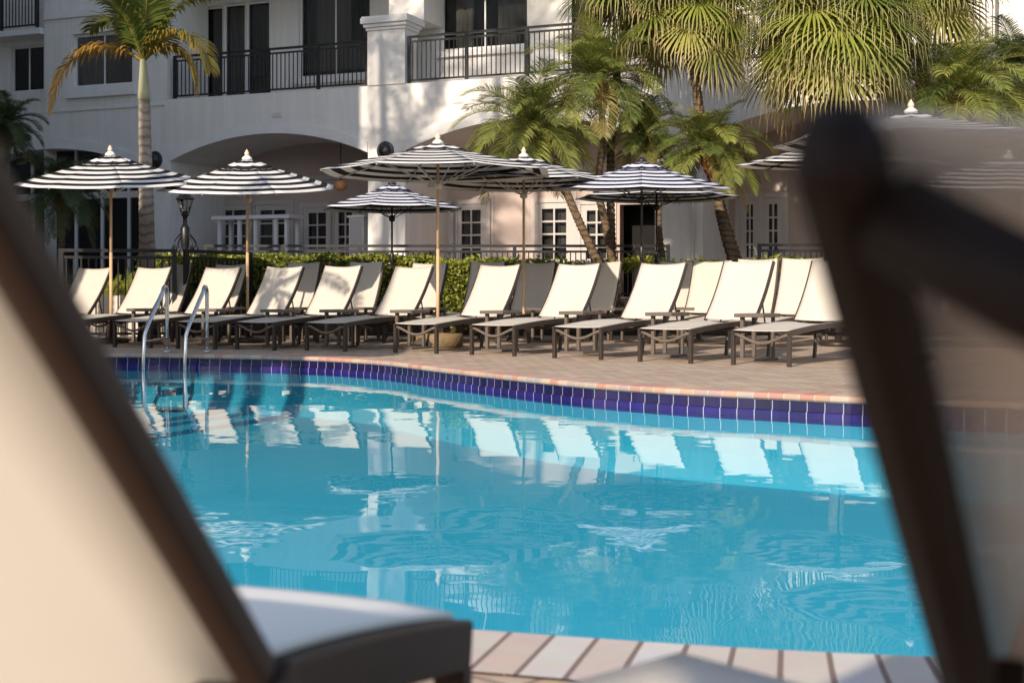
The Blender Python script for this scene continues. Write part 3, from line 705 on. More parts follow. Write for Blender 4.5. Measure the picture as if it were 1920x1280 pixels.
# ---------------------------------------------------------------- umbrellas
def umbrella(name, lab, px, Z, rimz=2.25, apex=2.66, R=1.48, wood=True, canopy='canopy', tilt=0, rot=0, base='plain', x=None, group='striped umbrellas around the pool', tdir=0):
    t = thing(name, lab, 'umbrella', ((px - 960) * Z / FP if x is None else x, Z, 0), 0, group)
    pm = M['wood'] if wood else M['black']
    m_ = MB(); m_.tube([(0, 0, .05), (0, 0, 1.28)], .022 if wood else .019, 12); m_.tube([(0, 0, 1.28), (0, 0, apex - .06)], .019 if wood else .017, 12); m_.build('pole', pm, t)
    # the head: everything above the pole
    T = Matrix.Translation((0, 0, rimz + .2)) @ Matrix.Rotation(radians(tdir), 4, 'Z') @ Matrix.Rotation(radians(tilt), 4, 'X') @ Matrix.Rotation(radians(-tdir), 4, 'Z') @ Matrix.Translation((0, 0, -rimz - .2))
    C = [Vector((R * cos(2 * pi * (k + .5) / 8 + rot), R * sin(2 * pi * (k + .5) / 8 + rot), 0)) for k in range(8)]
    def surf(rho, k, tt):
        p = (C[k] * (1 - tt) + C[(k + 1) % 8] * tt) * rho
        z = apex - (apex - rimz) * (rho ** 1.12)
        sag = .022 * 4 * tt * (1 - tt) * rho * (1 - .3 * rho); return T @ Vector((p.x, p.y, z - sag))
    m_ = MB(); nr, na = 12, 6
    for k in range(8):
        G = [[surf(.10 + .90 * i / nr, k, j / na) for j in range(na + 1)] for i in range(nr + 1)]
        m_.sheet(G, -.004, lambda i, j: (j / na, .10 + .90 * i / nr))
    m_.build('canopy', M[canopy], t)
    m_ = MB()
    for k in range(8):
        G = []
        for i in range(5):
            rho = .03 + .26 * i / 4; row = []
            for j in range(7):
                tt = j / 6; p = (C[k] * (1 - tt) + C[(k + 1) % 8] * tt) * rho
                z = apex + .035 - .16 * rho - .018 * 4 * tt * (1 - tt) * (rho / .29) - .12 * (rho / .29) ** 2 * .6
                row.append(T @ Vector((p.x, p.y, z)))
            G.append(row)
        m_.sheet(G, -.004, lambda i, j: (j / 6, .10 + .26 * i / 4))
    m_.build('vent', M[canopy], t)
    m_ = MB(); prof = [(.0, -.02), (.068, -.015), (.075, .01), (.045, .035), (.03, .045)]; m_.lathe(prof, 14, (0, 0, apex + .045), T); m_.build('cap', M['vent'] if wood else M['black'], t)
    m_ = MB(); prof = [(.022, .0), (.036, .012), (.046, .04), (.042, .07), (.024, .10), (.010, .125), (0.001, .135)] if wood else [(.02, 0), (.02, .03), (.008, .07), (.001, .09)]
    m_.lathe([(r_ * .78, z_ * .75) for r_, z_ in prof], 14, (0, 0, apex + .08), T); m_.build('finial', M['finial'] if wood else M['black'], t)
    hub = MB().lathe([(.03, -.08), (.05, -.06), (.05, .0), (.03, .02)], 12, (0, 0, apex - .10), T); hub.build('hub', M['hub'] if wood else M['black'], t)
    hub = MB().lathe([(.03, -.05), (.055, -.03), (.05, .03), (.03, .05)], 12, (0, 0, rimz - .16), T); hub.build('runner', M['hub'] if wood else M['black'], t)
    for k in range(8):
        c = C[k]
        m_ = MB(); P = [T @ Vector((c.x * r_, c.y * r_, apex - (apex - rimz) * (r_ ** 1.12) - .016)) for r_ in (.05, .25, .5, .75, .99)]
        m_.tube(P, .008, 6); m_.build('rib', M['hub'] if wood else M['black'], t)
        m_ = MB(); r_ = .52; m_.tube([T @ Vector((c.x * .035, c.y * .035, rimz - .15)), T @ Vector((c.x * r_, c.y * r_, apex - (apex - rimz) * (r_ ** 1.12) - .03))], .007, 6); m_.build('strut', M['hub'] if wood else M['black'], t)
    if not wood:
        m_ = MB(); m_.lathe([(.02, -.10), (.034, -.07), (.034, .07), (.02, .10)], 12, (0, 0, 1.28)); m_.tube([(0, 0, 1.30), (-.09, -.02, 1.33), (-.13, -.02, 1.40)], .010, 6); m_.build('crank', M['black'], t)
    if base == 'drum':
        m_ = MB(); m_.lathe([(.30, 0), (.33, .02), (.335, .15), (.31, .18), (.07, .19), (.05, .34), (.035, .35)], 28); m_.build('base', M['stone'], t)
    elif base == 'plain':
        m_ = MB(); m_.lathe([(.24, 0), (.25, .01), (.25, .05), (.22, .07), (.05, .08), (.045, .32), (.03, .33)], 24); m_.build('base', M['bronze'], t)
    return t
G_W = 'striped umbrellas with wooden poles'; G_B = 'striped umbrellas with black poles'
umbrella('patio_umbrella', 'leftmost striped umbrella on a wooden pole, in front of the tall palm', 208, 18.9, 2.27, 2.62, 1.32, tilt=8, rot=.02, tdir=0, group=G_W)
umbrella('patio_umbrella', 'second striped umbrella from the left, wooden pole beside the hedge', 464, 19.0, 2.20, 2.57, 1.30, tilt=8, rot=.1, tdir=0, group=G_W)
umbrella('patio_umbrella', 'largest striped umbrella with wooden pole on a brown stone drum base', 821, 17.4, 2.27, 2.62, 1.56, rot=-.05, base='drum', group=G_W)
umbrella('patio_umbrella', 'striped umbrella behind and right of the largest one, its wooden pole among the rear loungers', 982, 19.3, 2.28, 2.64, 1.48, rot=.12, group=G_W)
umbrella('patio_umbrella', 'small navy striped umbrella with black pole in front of the terrace railing', 735, 22.2, 2.10, 2.47, 1.20, wood=False, canopy='canopy_navy', rot=.2, group=G_B)
umbrella('patio_umbrella', 'navy striped umbrella on the left one of two close black poles', 1203, 18.9, 2.18, 2.53, 1.30, wood=False, canopy='canopy_navy', rot=.3, tilt=3, group=G_B)
umbrella('patio_umbrella', 'navy striped umbrella on the right one of two close black poles', 1231, 21.8, 2.26, 2.52, 1.36, wood=False, canopy='canopy_navy', rot=.15, group=G_B)
umbrella('patio_umbrella', 'striped umbrella with black pole half hidden behind the dark frame at right', 1572, 17.8, 2.42, 2.72, 1.36, wood=False, rot=.2, tilt=2, group=G_B)
umbrella('patio_umbrella', 'striped umbrella right of the dark frame with its wooden acorn finial showing on top', 1708, 14.4, 2.33, 2.62, 1.48, rot=.1, tilt=0, group=G_W)
umbrella('patio_umbrella', 'rightmost striped umbrella seen through the dark mesh of the near lounger', 1890, 17.5, 2.12, 2.44, 1.48, rot=.05, tilt=6, group=G_W)
umbrella('patio_umbrella', 'striped umbrella added unseen behind the camera to shade the near lounger', 0, -2.3, 2.2, 2.6, 1.56, x=.12, rot=.1, group=G_W)  # unseen umbrella added to shade the close right lounger and coping
# rocks by drum base
m_ = MB(); random.seed(5)
m_.lathe([(.02, 0), (.13, .0), (.15, .05), (.11, .12), (.05, .16), (.01, .17)], 9, sm=False)
for i, v in enumerate(m_.v): m_.v[i] = (v[0] * (1 + random.uniform(-.2, .2)) * 1.2, v[1] * (1 + random.uniform(-.2, .2)), v[2] * (1 + random.uniform(-.1, .2)))
r = m_.build('rock', M['rock']); r.location = ((802 - 960) * 17.2 / FP, 17.2, 0); tag(r, 'small dark rock beside the brown drum base of the largest umbrella', 'rock')

# ---------------------------------------------------------------- loungers
W0 = .64
def prof_z(v):
    pts = [(0, .345), (.3, .372), (.6, .395), (.9, .408), (1.2, .410), (1.38, .402), (1.6, .375), (1.8, .335), (2.0, .27), (2.1, .22)]
    for (a, za), (b, zb) in zip(pts, pts[1:]):
        if a <= v <= b: return za + (zb - za) * (v - a) / (b - a)
    return pts[-1][1]
def lounger(lab, group, angle=55, blen=.80, sling='sling', hinge=1.38, bw=.026, bh=.042, bc=.03, hb=.86, hs=.10, frame='bronze'):
    t = thing('sun_lounger', lab, 'sun lounger', (0, 0, 0), 0, group)
    fr = M[frame]; rw, rh = .028, .055
    for x in (rw / 2, W0 - rw / 2):
        P = [(x, v, prof_z(v) - rh / 2) for v in [i * .1 for i in range(0, 21)] + [2.05]]
        MB().bar(P, rw, rh, (1, 0, 0)).build('side_rail', fr, t, .004)
    for x in (.018, W0 - .018):
        MB().box(x - .0175, .0, 0, x + .0175, .05, prof_z(.02) - rh + .004).build('leg', fr, t, .004)
    for x in (.055, W0 - .055):
        m_ = MB(); P = [(x, 1.80, .33), (x, 1.82, .22), (x, 1.80, .10), (x, 1.78, 0)]; m_.bar(P, .03, .045, (1, 0, 0)); m_.build('leg', fr, t, .004)
    def bow(p0, p1, sag, r, nm, dv=(0, 0, -1), m2=fr, n=14):
        p0, p1, dv = Vector(p0), Vector(p1), Vector(dv); P = []
        for i in range(n + 1):
            q = i / n; P.append(p0.lerp(p1, q) + dv * sag * (sin(pi * q) ** (1.5 if hb < .9 else .9)))
        MB().tube(P, r, 8).build(nm, m2, t)
    bow((.03, .03, .305), (W0 - .03, .03, .305), .085, .016, 'foot_crossbar', m2=M['table'])
    bow((.03, .95, .34), (W0 - .03, .95, .34), .05, .015, 'seat_crossbar')
    bow((.03, 1.80, .30), (W0 - .03, 1.80, .30), .03, .015, 'rear_crossbar')
    # seat sling
    G = []; nv = 18
    for i in range(nv + 1):
        v = .012 + (hinge - .03) * i / nv; row = []
        for j in range(11):
            u = j / 10; x = rw + (W0 - 2 * rw) * u; sg = .022 * 4 * u * (1 - u) * min(1, .35 + i / 5)
            row.append((x, v, prof_z(v) + .004 - sg))
        G.append(row)
    MB().sheet([list(r_) for r_ in zip(*G)], .004).build('seat_sling', M[sling], t)
    # back
    a = radians(angle); hv, hz = hinge, prof_z(hinge)
    def bk(q, x, off=0, curve=bc):   # q along length
        c = curve * sin(pi * q / blen)
        y = hv + q * cos(a) - (off - c) * sin(a) * 1; z = hz + q * sin(a) + (off - c) * cos(a)
        return (x, y, z)
    for x in (rw / 2, W0 - rw / 2):
        P = [bk(blen * i / 8, x + (rw / 2 - bw / 2) * (-1 if x < .3 else 1), 0) for i in range(9)]
        MB().bar(P, bw, bh, (1, 0, 0)).build('back_rail', fr, t, .004 if bw < .03 else .014)
    G = []
    for i in range(15):
        q = .015 + (blen - .01 - (0 if hb < .9 else .016)) * i / 14; row = []
        for j in range(11):
            u = j / 10; x = .02 + (W0 - .04) * u; sg = .018 * 4 * u * (1 - u)
            qq = q - (.014 * 4 * u * (1 - u) if i == 14 else 0)
            row.append(bk(qq, x, (.024 if hb < .9 else .018) - sg))
        G.append(row)
    MB().sheet([list(r_) for r_ in zip(*G)], .004).build('back_sling', M[sling], t)
    p0 = bk(blen * hb, .03, -.01); p1 = bk(blen * hb, W0 - .03, -.01)
    bow(p0, p1, hs, .016, 'head_crossbar', (0, sin(a), -cos(a)))
    # prop stay under the back
    for x in (.045, W0 - .045):
        q = Vector(bk(blen * .42, x, -.02)); MB().tube([q, (x, 1.70, prof_z(1.7) - .03)], .009, 6).build('back_stay', fr, t)
    return t
def put(o, P, th):       # P = foot-left corner, th = heading from the view axis (degrees)
    o.location = (P[0], P[1], 0); o.rotation_euler = (0, 0, -radians(th))
ORD = ['rightmost', 'second from the right', 'third from the right', 'fourth from the right', 'fifth from the right', 'sixth from the right', 'seventh from the right',
       'eighth from the right', 'ninth from the right', 'tenth from the right', 'eleventh from the right', 'twelfth from the right']
F1 = [(1370, 684, 38), (1195, 678, 38), (1035, 671.5, 37), (880, 665, 36), (737, 661, 33), (571, 657, 32), (440, 655, 30), (329, 654, 28), (211, 651, 27), (80, 649, 26), (-40, 648, 26)]
proto = None; G1 = 'front row of sun loungers along the far pool edge'; front = []
for i, (px, y, th) in enumerate(F1):
    lab = 'cream sling sun lounger, %s in the front row facing the pool' % ORD[i]
    o = lounger(lab, G1, (55, 55.6, 54.2, 55.3, 55, 54, 56, 55, 54.5, 55.5, 55)[i])
    Z = CH * FP / (y - HY); put(o, ((px - 960) * Z / FP, Z), th); front.append(((px - 960) * Z / FP, Z, th))
# rear row: placed by the top-left corner of the back
proto2 = None; G2 = 'rear row of sun loungers in front of the hedge'
RR = [(1466, 18.3, 36), (1383, 19.2, 34), (1300, 19.6, 34), (1236, 20.6, 32), (1096, 20.2, 32), (975, 20.3, 31), (883, 20.6, 31), (774, 20.6, 29), (656, 20.6, 29), (540, 20.7, 28), (405, 20.9, 27), (303, 21.0, 27)]
for i, (px, Z, th) in enumerate(RR):
    lab = 'cream sling sun lounger, %s in the rear row by the hedge' % ORD[i]
    an = (70, 72, 68, 71, 69, 67, 71, 66, 70, 69, 64, 66)[i]; o = lounger(lab, G2, an, .82)
    L = 1.38 + .82 * cos(radians(an)); th_ = radians(th)
    put(o, ((px - 960) * Z / FP - L * sin(th_), Z - L * cos(th_)), th)
# side tables
def table(lab, grp):
    t = thing('side_table', lab, 'side table', (0, 0, 0), 0, grp); m = M['table']
    MB().box(-.17, -.20, .455, .17, .20, .495).build('table_top', m, t, .004)
    MB().box(-.16, -.18, 0, .16, .18, .028).build('base', m, t, .004)
    for y in (-.12, .14): MB().box(-.13, y - .02, .028, -.09, y + .02, .455).build('leg', m, t, .003)
    MB().box(.10, .12, .028, .13, .16, .455).build('leg', m, t, .003)
    return t
tp = None; GT = 'taupe side tables between the loungers'; names = ['rightmost', 'second', 'third', 'fourth', 'fifth', 'sixth', 'seventh', 'eighth', 'ninth']
for i in range(9):
    x, Z, th = front[i + 1]; c, s = cos(radians(th)), sin(radians(th))
    u, v = .82, 1.07
    P = (x + u * c + v * s, Z - u * s + v * c)
    lab = 'taupe side table just left of the front row lounger %s' % (ORD[i] if i else 'at the right end')
    if tp is None: tp = table(lab, GT); o = tp
    else: o = copy_tree(tp); o['label'] = lab
    put(o, P, th)
for i, k in enumerate((3, 4, 5, 7, 8, 9, 10)):
    px, Z, th = RR[k]; th_ = radians(th); L = .75
    x0, z0 = (px - 960) * Z / FP - L * sin(th_), Z - L * cos(th_)
    o = copy_tree(tp); o['label'] = 'taupe side table beside the lounger %s in the rear row' % ORD[k]; o['group'] = 'taupe side tables of the rear row'
    put(o, (x0 + .84 * cos(th_), z0 - .84 * sin(th_)), th)

# near right lounger, seen from behind with shade painted into its frame
o = lounger('dark framed sun lounger close up at the right edge, seen from behind in shade', 'foreground loungers', 35.1, .658, 'sling_near', bw=.030, bh=.038, bc=0.0, hb=.95, hs=.11, frame='bronze_shaded')
th = radians(24.8); rot = pi - th; u = Vector((cos(rot), sin(rot), 0)); v = Vector((-sin(rot), cos(rot), 0))
P = Vector((.311, .907, 0)); o.location = P - u * W0 - v * 1.38; o.rotation_euler = (0, 0, rot)

# near left low sling chair
def near_chair():
    th = radians(15); rot = pi - th
    t = thing('sling_chair', 'low cream sling lounge chair with brown frame in the left foreground', 'lounge chair', (-.044, 1.507, 0), rot)
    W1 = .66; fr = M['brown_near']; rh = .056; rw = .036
    def pz(v): return .362 + (.455 - .362) * (1 - (1 - min(v, .6) / .6) ** 1.4)
    for x in (rw / 2, W1 - rw / 2):
        P = [(x, v, pz(v) - rh / 2 - .004) for v in [i * .06 for i in range(12)]]
        MB().bar(P, rw, rh, (1, 0, 0)).build('side_rail', fr, t, .004)
        MB().box(x - rw / 2 - .0005, .002, 0, x + rw / 2 + .0005, .036, pz(0) - rh + .002).build('leg', fr, t, .004)
    G = []
    for i in range(13):
        vv = .01 + .50 * i / 12; row = []
        for j in range(11):
            q = j / 10; x = .020 + (W1 - .040) * q
            row.append((x, vv, pz(vv) + .004 + .016 * (4 * q * (1 - q)) ** .7))
        G.append(row)
    MB().sheet([list(r_) for r_ in zip(*G)], .006).build('seat_sling', M['sling_chair'], t)
    # back rails outside the seat rails, carried down as rear legs
    hv, hz = .595, .462; ex = -.024
    def bkp(q, x): return (x, hv + q * .735, hz + q * .675)
    for sx, x in ((-1, ex), (1, W1 - ex)):
        P = [(x, hv - .03, 0), (x, hv - .035, .2), (x, hv - .035, hz - .09), (x, hv - .02, hz - .03)] + [(x + sx * .03 * q / .5, bkp(q, x)[1], bkp(q, x)[2]) for q in (.0, .06, .12, .2, .28, .36, .44, .49)]
        MB().bar(P[4:], .024, .030, (1, 0, 0)).build('back_rail', fr, t, .009)
        MB().bar(P[:5], .034, .042, (1, 0, 0)).build('rear_leg', fr, t, .005)
    G = []
    for i in range(13):
        q = -.12 + .60 * i / 12; row = []
        for j in range(11):
            r = j / 10; e = .03 * q / .5; x0, x1 = ex - e + .018, W1 - ex + e - .018; p = bkp(q, 0)
            sg = .02 * 4 * r * (1 - r) - .010; row.append((x0 + (x1 - x0) * r, p[1] + sg * .675, p[2] - sg * .735))
        G.append(row)
    MB().sheet([list(r_) for r_ in zip(*G)], -.004).build('back_sling', M['sling_chair'], t)
    MB().tube([(0, .55, .40), (W1, .55, .40)], .012, 8).build('crossbar', fr, t)
    return t
near_chair()
# cream footstool corner at the bottom edge
th = radians(48)
t = thing('footstool', 'cream sling footstool whose corner pokes in at the bottom edge of the photo', 'footstool', (.171, 1.362, 0), pi - th)
fr = M['bronze']; a, b = .44, .33       # u runs to the right-near, v to the left-near in the photo
Gs = []
for i in range(9):
    Gs.append([(-a * j / 8, b * i / 8, .362 - .018 * 16 * (i / 8) * (1 - i / 8) * (j / 8) * (1 - j / 8)) for j in range(9)])
MB().sheet([list(r_) for r_ in zip(*Gs)], -.012).build('sling_top', M['sling'], t)
for p, q, s in (((-.0, 0), (-a, 0), (0, 1, 0)), ((0, b), (-a, b), (0, 1, 0)), ((0, 0), (0, b), (1, 0, 0)), ((-a, 0), (-a, b), (1, 0, 0))):
    d = Vector((q[0] - p[0], q[1] - p[1], 0)).normalized() * .02
    MB().bar([(p[0] + d.x * 0 - (.016 if p[0] == 0 and s[0] else (-.016 if s[0] else 0)), p[1] + (.016 if p[1] == 0 and s[1] else (-.016 if s[1] else 0)), .334), (q[0] - (.016 if q[0] == 0 and s[0] else (-.016 if s[0] else 0)), q[1] + (.016 if p[1] == 0 and s[1] else (-.016 if s[1] else 0)), .334)], .024, .03, s).build('frame_bar', fr, t)
for x in (-.03, -a + .03):
    for y in (.03, b - .03): MB().box(x - .014, y - .014, 0, x + .014, y + .014, .32).build('leg', fr, t)

# ---------------------------------------------------------------- pool ladder
t = thing('pool_ladder', 'stainless steel pool ladder with two curved handrails at the left', 'pool ladder', (-4.1, 15.85, 0))
for x in (0, .475):
    P = [(x, 0, .0), (x, 0, .40), (x, 0, .66)]
    for k in range(1, 9):
        a = pi * k / 9; P.append((x, -.10 + .10 * cos(a), .69 + .095 * sin(a)))
    P += [(x - .03, -.26, .62), (x - .09, -.52, .33), (x - .11, -.58, .22), (x - .115, -.60, -.1), (x - .115, -.60, -.9)]
    m_ = MB(); m_.tube(P, .024, 12); m_.build('handrail', M['steel'], t)
    m_ = MB(); m_.lathe([(.05, 0), (.05, .012), (.03, .03), (.026, .03)], 16, (x, 0, .007)); m_.build('flange', M['steel'], t)
    m_ = MB(); m_.bar([(x, 0, .17), (x - .108, -.575, .15)], .03, .02, (1, 0, 0)); m_.build('brace', M['steel'], t)
for z in (-.35, -.62): MB().box(-.10, -.66, z, .35, -.54, z + .03).build('tread', M['steel'], t)

# ---------------------------------------------------------------- garden lantern
p = at(347, 546, 24.0)
t = thing('garden_lantern', 'ornate black lantern on a scrolled iron pedestal beside the hedge', 'lantern', (p.x, 24.0, 0)); B = M['black']
def hz(y): return CH + (HY - y) * 24.0 / FP
m_ = MB(); m_.lathe([(.24, 0), (.24, .06), (.15, .12), (.08, .3), (.06, .9), (.09, 1.25), (.12, 1.30), (.07, 1.36), (.045, 1.45), (.075, 1.55), (.085, hz(428)), (.04, hz(420)), (.035, hz(410)), (.06, hz(404)), (.09, hz(402)), (.05, hz(400)), (.04, hz(399))], 14); m_.build('pedestal', B, t)
for k in range(4):
    a = pi / 4 + k * pi / 2; P = []
    for i in range(22):
        q = i / 21; r = .09 + .15 * sin(pi * q * .9) ; z_ = hz(428) - .10 - .40 * q; P.append((cos(a) * r, sin(a) * r, z_))
    m_ = MB(); m_.tube(P, .014, 6)
    P = [(cos(a) * (.22 + .05 * cos(b_ * .6)), sin(a) * (.22 + .05 * cos(b_ * .6)), hz(468) + .06 * sin(b_ * .6)) for b_ in range(11)]; m_.tube(P, .012, 6); m_.build('scroll', B, t)
z0, z1 = hz(399), hz(375)
m_ = MB()
for k in range(6):
    a = k * pi / 3; m_.tube([(.075 * cos(a), .075 * sin(a), z0), (.14 * cos(a), .14 * sin(a), z1)], .008, 5)
m_.lathe([(.078, 0), (.085, .0), (.085, .02), (.078, .02)], 6, (0, 0, z0)); m_.build('cage', B, t)
m_ = MB(); m_.lathe([(.068, .01), (.130, z1 - z0 - .004)], 6, (0, 0, z0), sm=False); m_.build('glass', M['lampglass'], t)
m_ = MB(); 
for k in range(3): a = k * 2.1; m_.tube([(.03 * cos(a), .03 * sin(a), z0), (.03 * cos(a), .03 * sin(a), z0 + .12)], .012, 6)
m_.build('candle', M['vent'], t)
m_ = MB(); m_.lathe([(.145, 0), (.175, .01), (.165, .03), (.12, .07), (.10, .10), (.105, .115), (.06, .14), (.035, .19), (.05, .20), (.03, .215), (.015, .26), (.001, .29)], 12, (0, 0, z1)); m_.build('roof', B, t)

# ---------------------------------------------------------------- plants
def frond(mb, base, az, el, L, n=46, ll=.32, droop=1.2, wd=.018, dry=0.0, hang=.25, rr=.010, vshape=.25, var=None, twist=0):
    p = Vector(base); d = Vector((cos(az) * cos(el), sin(az) * cos(el), sin(el))); st = L / 14; P = [p.copy()]; Tn = [d.copy()]
    for i in range(14):
        d = (d + Vector((0, 0, -droop * st / L * (0.5 + 1.2 * i / 14)))).normalized(); p = p + d * st; P.append(p.copy()); Tn.append(d.copy())
    v0 = random.random() if var is None else min(1, max(0, var + random.uniform(-.25, .25)))
    mb.tube(P, [rr * (1.25 - k / 14) + .002 for k in range(15)], 4, False, (v0, max(dry, .35), 0))
    for i in range(n):
        q = .10 + .90 * i / (n - 1); f = q * 14; k = min(int(f), 13); pt = P[k].lerp(P[k + 1], f - k); t = Tn[k].lerp(Tn[k + 1], f - k).normalized()
        side = t.cross(Vector((0, 0, 1)))
        if side.length < .05: side = Vector((-sin(az), cos(az), 0))
        side.normalize(); upn = side.cross(t).normalized()
        l = ll * (.35 + .65 * sin(pi * min(1, q * .9 + .12)) ** .6) * random.uniform(.85, 1.12)
        for sg in (-1, 1):
            fw = .45 + .5 * q
            dr = (t * fw + side * sg * .85 + upn * (vshape + random.uniform(-.15, .15)) + Vector((random.uniform(-.1, .1),) * 3)).normalized()
            p0 = pt; p1 = p0 + dr * l * .45; d2 = (dr + Vector((0, 0, -hang))).normalized(); p2 = p1 + d2 * l * .35; d3 = (d2 + Vector((0, 0, -hang * 1.6))).normalized(); p3 = p2 + d3 * l * .25
            wv = t - dr * t.dot(dr)
            if wv.length < .05: wv = upn.copy()
            wv = wv.normalized() * wd
            vr = min(1, max(0, v0 + random.uniform(-.3, .3))); dv = min(1, max(0, dry + random.uniform(-.15, .2) * (dry > 0)))
            a = [mb.vert(p0 + wv * .4, (vr, dv, 0)), mb.vert(p0 - wv * .4, (vr, dv, 0)), mb.vert(p1 + wv, (vr, dv, 0)), mb.vert(p1 - wv, (vr, dv, 0)),
                 mb.vert(p2 + wv * .7, (vr, dv, 0)), mb.vert(p2 - wv * .7, (vr, dv, 0)), mb.vert(p3, (vr, min(1, dv + .3), 0))]
            mb.face((a[0], a[1], a[3], a[2])); mb.face((a[2], a[3], a[5], a[4])); mb.face((a[4], a[5], a[6]))
def bezier(P, n=16):
    P = [Vector(p) for p in P]; R = []
    if len(P) == 2: return [P[0].lerp(P[1], i / n) for i in range(n + 1)]
    for i in range(n + 1):
        t = i / n; Q = P[:]
        while len(Q) > 1: Q = [a.lerp(b, t) for a, b in zip(Q, Q[1:])]
        R.append(Q[0])
    return R
def trunk(t, P, r0, r1, m, ring=.08, name='trunk', n=12, amp=.10):
    pts = bezier(P, 6); L = sum((b - a).length for a, b in zip(pts, pts[1:])); k = max(8, int(L / ring) * 2); pts = bezier(P, k)
    R = [(r0 + (r1 - r0) * i / k) * (1 + (amp if i % 2 else -amp) + random.uniform(-.04, .04)) for i in range(k + 1)]
    return MB().tube(pts, R, n).build(name, m, t)
def date_palm(lab, crown, Z, base, ctrl=None, L=1.35, n=38, leaf='date', r=.075, seed=1, el=(-.6, 1.35), grp='date palms in front of the arcade', dry=.08, wd=.012, z0=.36, ll=.38, nl=66):
    random.seed(seed)
    c = at(*crown, Z); b = at(base[0], HY, Z if len(base) < 3 else base[2]); b.z = z0
    t = thing('date_palm', lab, 'palm tree', (b.x, b.y, 0), 0, grp)
    o = Vector((b.x, b.y, 0)); c = c - o; P = [Vector((0, 0, z0 - .1))]
    if ctrl:
        for q in ctrl: P.append(at(q[0], q[1], Z) - o)
    P.append(c + Vector((0, 0, -.10)))
    trunk(t, P, r * 1.1, r * .9, M['trunk'])
    d = (P[-1] - P[-2]).normalized()
    m_ = MB(); m_.tube([c - d * .50, c - d * .35, c - d * .15, c], [r * 1.15, r * 2.0, r * 2.2, r * .8], 12)
    for k in range(40):
        a = random.random() * 6.28; h_ = random.uniform(.05, .45); q = c - d * h_ + Vector((cos(a), sin(a), 0)) * r * 1.7
        m_.tube([q, q + Vector((cos(a) * .06, sin(a) * .06, .05)) , q + Vector((cos(a) * .10, sin(a) * .10, .12 - .1 * random.random()))], [.02, .014, .003], 4, False)
    m_.build('crown_base', M['fibre'], t)
    m_ = MB()
    for k in range(n):
        az = k * 2.399 + random.uniform(-.2, .2); e = el[0] + (el[1] - el[0]) * ((k + .5) / n) ** .8
        frond(m_, c, az, e, L * random.uniform(.8, 1.1) * (1.0 if e < 1 else .8), n=nl, ll=ll * L / 1.35, droop=1.5 + random.uniform(-.3, .4), wd=wd * .55, dry=(dry if k > 4 else .5) * random.random() * 2, hang=.35)
    m_.build('crown', M[leaf], t)
    return t
date_palm('bushy date palm behind the two middle wooden poled umbrellas, the leftmost of the lit ones', (998, 240), 22.9, (1175,), [(1045, 350), (1085, 380)], L=1.5, n=46, seed=3, r=.07)
date_palm('date palm with its crown in front of the right balcony railing', (1127, 150), 23.4, (1160,), [(1130, 280), (1085, 340), (1140, 430)], L=1.45, n=42, seed=4, r=.065)
date_palm('date palm on a curved thin trunk behind the two black umbrella poles', (1205, 255), 23.8, (1266,), [(1200, 340), (1270, 390)], L=1.15, n=26, seed=6, r=.055, leaf='date')
date_palm('date palm with thick leaning trunk right of the navy umbrellas', (1328, 282), 22.9, (1408,), [(1322, 330), (1360, 400)], L=1.25, n=36, seed=7, r=.085)
date_palm('date palm behind the black umbrella finial at upper right', (1800, 180), 22.0, (1790,), None, L=1.55, n=46, seed=8, r=.08)
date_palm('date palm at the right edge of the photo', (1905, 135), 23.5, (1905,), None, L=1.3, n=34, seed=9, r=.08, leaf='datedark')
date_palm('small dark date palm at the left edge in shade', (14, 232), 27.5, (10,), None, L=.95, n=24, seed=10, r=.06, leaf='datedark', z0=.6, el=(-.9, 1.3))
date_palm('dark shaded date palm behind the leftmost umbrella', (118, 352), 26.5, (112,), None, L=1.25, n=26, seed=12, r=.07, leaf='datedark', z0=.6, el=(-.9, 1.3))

# tall royal palm at left with single fronds
random.seed(21)
Z = 21.0; b = at(277, HY, Z); t = thing('royal_palm', 'tall palm with smooth grey trunk and golden drooping fronds at upper left', 'palm tree', (b.x, b.y, 0))
o_ = Vector((b.x, b.y, 0)); top = at(270, 186, Z) - o_
trunk(t, [(0, 0, 0), (.0, 0, 1.5), top], .155, .088, M['royal'], .10, n=16, amp=.03)
cs = at(268, 112, Z) - o_
MB().tube([top - Vector((0, 0, .02)), top + Vector((0, 0, .12)), top.lerp(cs, .55), cs], [.098, .092, .070, .045], 14).build('crownshaft', M['shaft'], t)
FR = [(pi + .12, .70, 2.05, 3.3, .70, .8), (.15, .95, 1.30, 4.2, .35, .6), (-.45, .90, 1.75, 2.8, .30, .5), (pi - .5, 1.15, 1.5, 2.0, .02, .4), (1.2, 1.3, 1.5, 1.2, .0, .3), (pi + .9, 1.2, 1.5, 1.5, .0, .35), (-1.1, 1.32, 1.7, 1.0, .02, .3), (.35, 1.2, 1.7, 1.5, .05, .45), (2.2, 1.45, 1.7, .6, 0, .3)]
for az, el, L, dr, dry, hg in FR:
    m_ = MB(); frond(m_, cs - Vector((0, 0, .03)), az, el, L, n=68, ll=.48, droop=dr, wd=.017, dry=dry, hang=hg, rr=.022, vshape=.1, var=.5); m_.build('frond', M['royal_leaf'], t)

